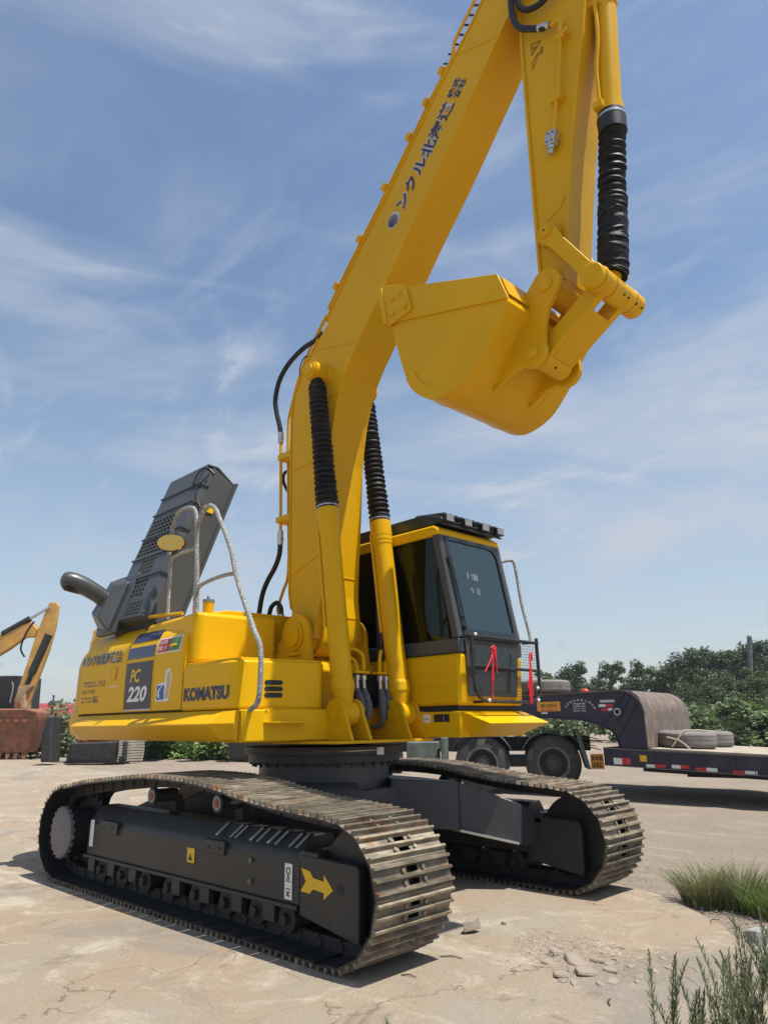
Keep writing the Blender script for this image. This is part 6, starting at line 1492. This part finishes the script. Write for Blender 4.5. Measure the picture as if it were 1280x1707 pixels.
bush(520, 30, 3.5, 1, 1.0, .2, 2500, LEAFB, 'low bush far behind the swing bearing', 42)
bush(10, 30, 2.2, .8, 1.0, .2, 2500, LEAFB, 'low bush far behind the rusty bucket', 43)
b = NB(); nseg = 40; pts = [wpt(-300+60*i, 90+8*math.sin(i*.9)) for i in range(nseg)]
rg_ = random.Random(5); vs, fs = [], []
for i in range(nseg-1):
    for _ in range(900):
        t = rg_.random(); p = pts[i].lerp(pts[i+1], t); hgt = (2.9+1.4*vn((i+t)*1.7, 4.2)+.9*vn((i+t)*6, 1.2))*(1.0+.25*min(1, max(0, i-23)/3) if i > 19 else .2 if i < 17 else .5)
        if hgt <= 0: continue
        p = p+Vector((rg_.uniform(-1, 1), rg_.uniform(-1.5, 1.5), rg_.random()**.8*hgt)); s = .5
        d = Vector((rg_.uniform(-1, 1), rg_.uniform(-1, 1), rg_.uniform(-.3, 1))).normalized(); u = d.cross(Vector((0, 0, 1))).normalized()*s*.5; k0 = len(vs)
        vs += [p, p+d*s*.5+u, p+d*s, p+d*s*.5-u]; fs += [(k0, k0+1, k0+2), (k0, k0+2, k0+3)]
b.free(); me = bpy.data.meshes.new('woodland'); me.from_pydata([tuple(v) for v in vs], [], fs); me.materials.append(LEAFD); o = bpy.data.objects.new('distant_woodland', me); COL.objects.link(o); o['kind'] = 'stuff'; o['label'] = 'band of dark woodland far behind the yard'; o['category'] = 'woodland'

b = NB(); box(b, -705, 705, -705, 705, -1.2, 16)
hm = bpy.data.materials.new('haze'); hm.use_nodes = True; ht = hm.node_tree; ht.nodes.clear()
pv = N(ht, 'ShaderNodeVolumePrincipled'); pv.inputs['Density'].default_value = .0006; pv.inputs['Color'].default_value = (.86, .92, 1, 1); pv.inputs['Anisotropy'].default_value = .3
ho = N(ht, 'ShaderNodeOutputMaterial'); ht.links.new(pv.outputs[0], ho.inputs['Volume'])
o = part('haze', b, hm, sa=0); o['kind'] = 'stuff'; o['label'] = 'thin summer haze in the air over the yard'; o['category'] = 'haze'

# grass tussocks right of the excavator
def grass(name, loc, rx, ry, n, h, m, label, seed, lean=.35, wid=.004):
    rg_ = random.Random(seed); vs, fs = [], []
    for _ in range(n):
        a = rg_.uniform(0, 2*PI); r = math.sqrt(rg_.random()); p = Vector((math.cos(a)*r*rx, math.sin(a)*r*ry, 0)); hh_ = h*rg_.uniform(.35, 1)*(1-.4*r); ln_ = Vector((math.cos(a)*lean+rg_.gauss(0, .25), math.sin(a)*lean+rg_.gauss(0, .25), 0))*hh_
        w_ = wid*rg_.uniform(.6, 1.3); b_ = rg_.uniform(0, PI); u = Vector((math.cos(b_), math.sin(b_), 0))*w_; k0 = len(vs)
        for t in (0, .4, .75): c = p+Vector((0, 0, hh_*t))+ln_*t*t; vs += [c-u*(1-t*.6), c+u*(1-t*.6)]
        vs.append(p+Vector((0, 0, hh_*.97))+ln_); fs += [(k0, k0+1, k0+3, k0+2), (k0+2, k0+3, k0+5, k0+4), (k0+4, k0+5, k0+6)]
    me = bpy.data.meshes.new(name); me.from_pydata([tuple(v) for v in vs], [], fs); me.materials.append(m)
    o = bpy.data.objects.new(name, me); COL.objects.link(o); o.location = loc; tag(o, label, 'grass', 'grass tussocks at the slab edge'); return o
grass('grass_tussock', (2.78, 1.52, -.03), .17, .13, 800, .40, GRASS, 'spiky dry grass tussock at the end of the slab edge, left one', 1, .75)
grass('grass_tussock', (3.02, 1.62, -.03), .22, .15, 1000, .42, GRASS, 'middle grass tussock with tall seed stalks beside the slab edge', 2, .55)
grass('grass_tussock', (3.32, 1.55, -.03), .28, .20, 1700, .30, GRASS2, 'dense bright green grass tussock at the right edge', 3, .5)
# weeds in the near right corner: stems with needle leaves
def weed(loc, stems, h, label, seed, spread=.12):
    rg_ = random.Random(seed); vs, fs = [], []
    for _ in range(stems):
        a = rg_.uniform(0, 2*PI); r = spread*math.sqrt(rg_.random()); base = Vector((math.cos(a)*r, math.sin(a)*r, 0)); H_ = h*rg_.uniform(.55, 1); ln_ = Vector((rg_.gauss(0, .18), rg_.gauss(0, .18), 0))*H_
        n = int(H_/.0035)
        for k in range(n):
            t = k/n; c = base+Vector((0, 0, H_*t))+ln_*t*t; az = k*2.4+rg_.uniform(-.3, .3); L_ = (.050 if t < .9 else .025)*rg_.uniform(.6, 1.2)*(1.15-t*.5)
            d = Vector((math.cos(az), math.sin(az), .9+t)).normalized(); u = d.cross(Vector((0, 0, 1))).normalized()*.0028; k0 = len(vs)
            vs += [c, c+d*L_*.5+u, c+d*L_, c+d*L_*.5-u]; fs += [(k0, k0+1, k0+2), (k0, k0+2, k0+3)]
            if k % 6 == 0:
                c2 = base+Vector((0, 0, H_*(t+6/n)))+ln_*(t+6/n)**2; k0 = len(vs); e = Vector((.0016, .0016, 0)); vs += [c-e, c+e, c2+e, c2-e]; fs.append((k0, k0+1, k0+2, k0+3))
    me = bpy.data.meshes.new('weed'); me.from_pydata([tuple(v) for v in vs], [], fs); me.materials.append(WEED)
    o = bpy.data.objects.new('weed', me); COL.objects.link(o); o.location = loc; tag(o, label, 'weed', 'needle-leaved weeds in the near corner'); return o
grass('grass_tussock', (3.0, 1.55, -.03), .42, .2, 60, .62, GRASS, 'sparse tall dry stalks standing above the green tussocks', 8, .35, .0025)
weed((3.72, -1.33, 0), 5, .40, 'small needle-leaved weed standing alone near the bottom edge', 1, .05)
weed((3.99, -1.20, 0), 15, .42, 'bushy needle-leaved weed in the bottom right corner', 2, .11)
weed((4.07, -1.05, 0), 18, .56, 'tallest needle-leaved weed at the right edge', 3, .13)
weed((3.86, -.90, 0), 9, .44, 'thin upright weed in front of the pale concrete lump', 4, .08)
weed((3.88, -1.32, 0), 9, .30, 'low weed at the very bottom right', 5, .08)
weed((2.77, -2.03, 0), 3, .08, 'tiny sprout at the bottom edge left of the broken concrete', 6, .02)

# broken concrete, stones, gravel
def chunk(name, loc, size, m, label, group, seed, flat=.35, rot=0, cat='stone'):
    rg_ = random.Random(seed); b = NB(); n = rg_.randint(5, 8); pr = []
    for k in range(n): a = 2*PI*k/n+rg_.uniform(-.3, .3); r = rg_.uniform(.6, 1.0); pr.append((math.cos(a)*r*size, math.sin(a)*r*size*.65))
    h = size*flat
    hull8(b, [(x, y, -.004) for x, y in pr], [(x*rg_.uniform(.75, .95), y*rg_.uniform(.75, .95), h*rg_.uniform(.8, 1.2)) for x, y in pr])
    o = part(name, b, m, None, size*.05); o.location = loc; o.rotation_euler = (rg_.uniform(-.16, .16), rg_.uniform(-.16, .16), rot or rg_.uniform(0, 6)); tag(o, label, cat, group); return o
chips = [(2.63, -.42, .10), (2.80, -.50, .13), (2.95, -.62, .12), (2.58, -.30, .07), (2.88, -.40, .08), (3.02, -.50, .09), (2.70, -.62, .08), (3.12, -.66, .07), (2.45, -.18, .06), (2.40, -.30, .05), (2.86, -.75, .10), (2.98, -.82, .06), (2.35, -.05, .05), (3.20, -.50, .05), (2.76, -.30, .05), (3.08, -.36, .05), (2.52, -.52, .05), (3.25, -.25, .045), (3.15, -.10, .04), (3.32, -.2, .035)]
cd_ = ['elongated flake', 'largest pale flake', 'broad flat flake', 'small left flake', 'mid-sized flake', 'tilted flake', 'angular flake', 'right-hand flake', 'upper left flake', 'outer left flake', 'nearest flat flake', 'small nearest flake', 'farthest left flake', 'small outer right flake', 'small upper flake', 'small upper right flake', 'lower left flake', 'thin right flake', 'tiny far right flake', 'tiny outermost flake']
for i, (x, y, s) in enumerate(chips): chunk('concrete_flake', (x, y, .0), s, CONC, cd_[i]+' of broken concrete in the crumbled patch', 'flakes of broken concrete', 50+i, .15, 2.2+rnd.uniform(-.5, .5), 'concrete')
crg = random.Random(77); hrs = 'twelve one two three four five six seven eight nine ten eleven'.split()
for i in range(24):      # clock positions round the patch as seen from the camera side
    th = 2*PI*(i % 12)/12; k_r = crg.uniform(.42, .56) if i < 12 else crg.uniform(.86, 1.05)
    c_ = Vector((2.80, -.44, 0))+Vector((.718, .696, 0))*math.sin(th)*.40*k_r+Vector((-.693, .721, 0))*math.cos(th)*.44*k_r
    chunk('concrete_flake', (c_.x, c_.y, -.002), crg.uniform(.025, .062), CONC, 'small %s flake of broken concrete at %s o\'clock in the crumbled patch' % ('inner' if i < 12 else 'outer', hrs[i % 12]), 'small flakes of broken concrete', 200+i, .18, crg.uniform(1.6, 2.8), 'concrete')
b = NB(); rg_ = random.Random(9)
for i in range(5200):
    if i < 2600:
        r = math.sqrt(rg_.random()); a = rg_.uniform(0, 2*PI); x = 2.80+.52*r*math.cos(a)+.15*math.sin(a)*r; y = -.38+.30*r*math.sin(a)-.22*math.cos(a)*r
    else:
        x = rg_.uniform(1.0, 4.4); y = edge_y(x)+abs(rg_.gauss(0, .7))
        if i % 2 == 0: x = rg_.uniform(-6, 5); y = min(edge_y(x)-.05, rg_.uniform(-4, 1.6))
    s = rg_.uniform(.003, .013)*(1.0 if i < 2600 else 1.2); zz = -.0 if y < edge_y(x) else -.035
    if i >= 2600 and i % 2 == 0: s *= .55
    v = [b.verts.new((x+s*rg_.uniform(.5, 1.2)*c[0], y+s*rg_.uniform(.5, 1.2)*c[1], zz+c[2]*s*.6)) for c in ((1, 0, 0), (-.6, .9, 0), (-.6, -.9, 0), (0, 0, .9))]
    for f in ((0, 1, 3), (1, 2, 3), (2, 0, 3)): b.faces.new([v[k] for k in f])
o = part('gravel', b, CONC, sa=0); o['kind'] = 'stuff'; o['label'] = 'loose gravel and crumbs scattered over the pavement'; o['category'] = 'gravel'
chunk('stone', (1.97, -.40, .02), .085, CONC, 'single grey stone lying beside the front of the near track', None, 91, .75)
chunk('stone', (2.02, -.10, .0), .03, CONC, 'small stone behind the single grey stone', None, 92, .6)
chunk('concrete_lump', (3.50, .80, -.05), .20, CONCL, 'pale grey concrete lump lying at the right edge below the grass', None, 93, .5, .4, 'concrete')
chunk('concrete_lump', (3.56, .50, -.05), .17, CONCL, 'flat white concrete lump in front of the pale grey one', None, 94, .25, 2.1, 'concrete')
for i, (x, y, a, l_) in enumerate(((2.15, -.95, .4, .14), (3.28, -1.0, 2.0, .10), (3.05, .9, 1.2, .09), (2.2, -1.35, .2, .1), (3.45, .9, 2.5, .12))):
    b = NB(); rings(b, [(0, 0, .004), (l_*.5, .012, .010), (l_, 0, .005)], [.0035, .004, .002], 5); o = part('twig', b, BARK); o.location = (x, y, 0); o.rotation_euler = (0, 0, a); tag(o, ['short twig lying right of the near track', 'twig in front of the broken concrete', 'twig near the grass tussocks', 'twig by the front corner of the near track', 'twig beside the pale lump'][i], 'twig')

# ---- pieces of one kind that lie apart become objects of their own
def split_far(o):
    me = o.data; n = len(me.vertices); par = list(range(n))
    def find(a):
        while par[a] != a: par[a] = par[par[a]]; a = par[a]
        return a
    for e in me.edges:
        a, c = find(e.vertices[0]), find(e.vertices[1])
        if a != c: par[a] = c
    grp = {}
    for v in me.vertices: grp.setdefault(find(v.index), []).append(v.index)
    isl = list(grp.values())
    if len(isl) < 2 or len(isl) > 160: return
    bb = []
    for g in isl:
        cs = [me.vertices[i].co for i in g]; lo = Vector([min(c[k] for c in cs) for k in range(3)]); hi = Vector([max(c[k] for c in cs) for k in range(3)]); bb.append((lo, hi, (hi-lo).length))
    q = list(range(len(isl)))
    def fq(a):
        while q[a] != a: a = q[a]
        return a
    for i in range(len(isl)):
        for j in range(i):
            d = Vector([max(0, bb[i][0][k]-bb[j][1][k], bb[j][0][k]-bb[i][1][k]) for k in range(3)]).length
            if d < .28*max(bb[i][2], bb[j][2])+.002 and (d < .004 or o.name.split('.')[0] not in ALWAYS): q[fq(i)] = fq(j)
    cl = {}
    for i in range(len(isl)): cl.setdefault(fq(i), []).extend(isl[i])
    if len(cl) < 2 or len(cl) > 40: return
    sets = list(cl.values()); own = {}
    for k, g in enumerate(sets):
        for i in g: own[i] = k
    first = True
    for k in range(len(sets)):
        b = NB(); b.from_mesh(me); bmesh.ops.delete(b, geom=[v for v in b.verts if own[v.index] != k], context='VERTS')
        m2 = bpy.data.meshes.new(me.name); b.to_mesh(m2); b.free()
        for mt in me.materials: m2.materials.append(mt) if len(m2.materials) < len(me.materials) else None
        if first: keep = m2; first = False; continue
        c = o.copy(); c.data = m2; COL.objects.link(c); c.parent = o.parent
    o.data = keep
ALWAYS = {'hydraulic_hose', 'boom_pipe', 'weld_seam', 'hose_coupling', 'arm_hose', 'elbow_pipe', 'sleeved_hose', 'hose_fitting', 'pipe_clamp', 'hood_rib', 'hood_stay', 'frame_step_mark', 'frame_bolt', 'cutter_bolt', 'guard_fixing', 'louver_slot', 'torn_mudflap', 'side_brace', 'roller_bracket', 'corrugated_visor', 'weld_flange'}
SKIP = {'crawler_track', 'bucket', 'drive_sprocket', 'front_idler', 'hub', 'guard_mesh', 'gravel', 'crown', 'trunk', 'weed', 'engine_hood', 'track_roller', 'rod_boot', 'final_drive_cover', 'swing_bearing'}
for o in list(COL.objects):
    if o.type == 'MESH' and o.parent is not None and not o.children and o.name.split('.')[0] not in SKIP and 'lettering' not in o.name and 'writing' not in o.name and 'characters' not in o.name and 'label' not in o.name and o.data.users == 1 and o.get('kind') is None:
        split_far(o)
# ---- thing > part > sub-part, never deeper
def depth(o):
    d = 0
    while o.parent is not None: o = o.parent; d += 1
    return d
for o in sorted([q for q in COL.objects if depth(q) > 2], key=depth):
    while depth(o) > 2:
        p_ = o.parent; loc = Matrix.LocRotScale(p_.location, p_.rotation_euler, p_.scale) @ Matrix.LocRotScale(o.location, o.rotation_euler, o.scale)
        o.parent = p_.parent; o.matrix_local = loc
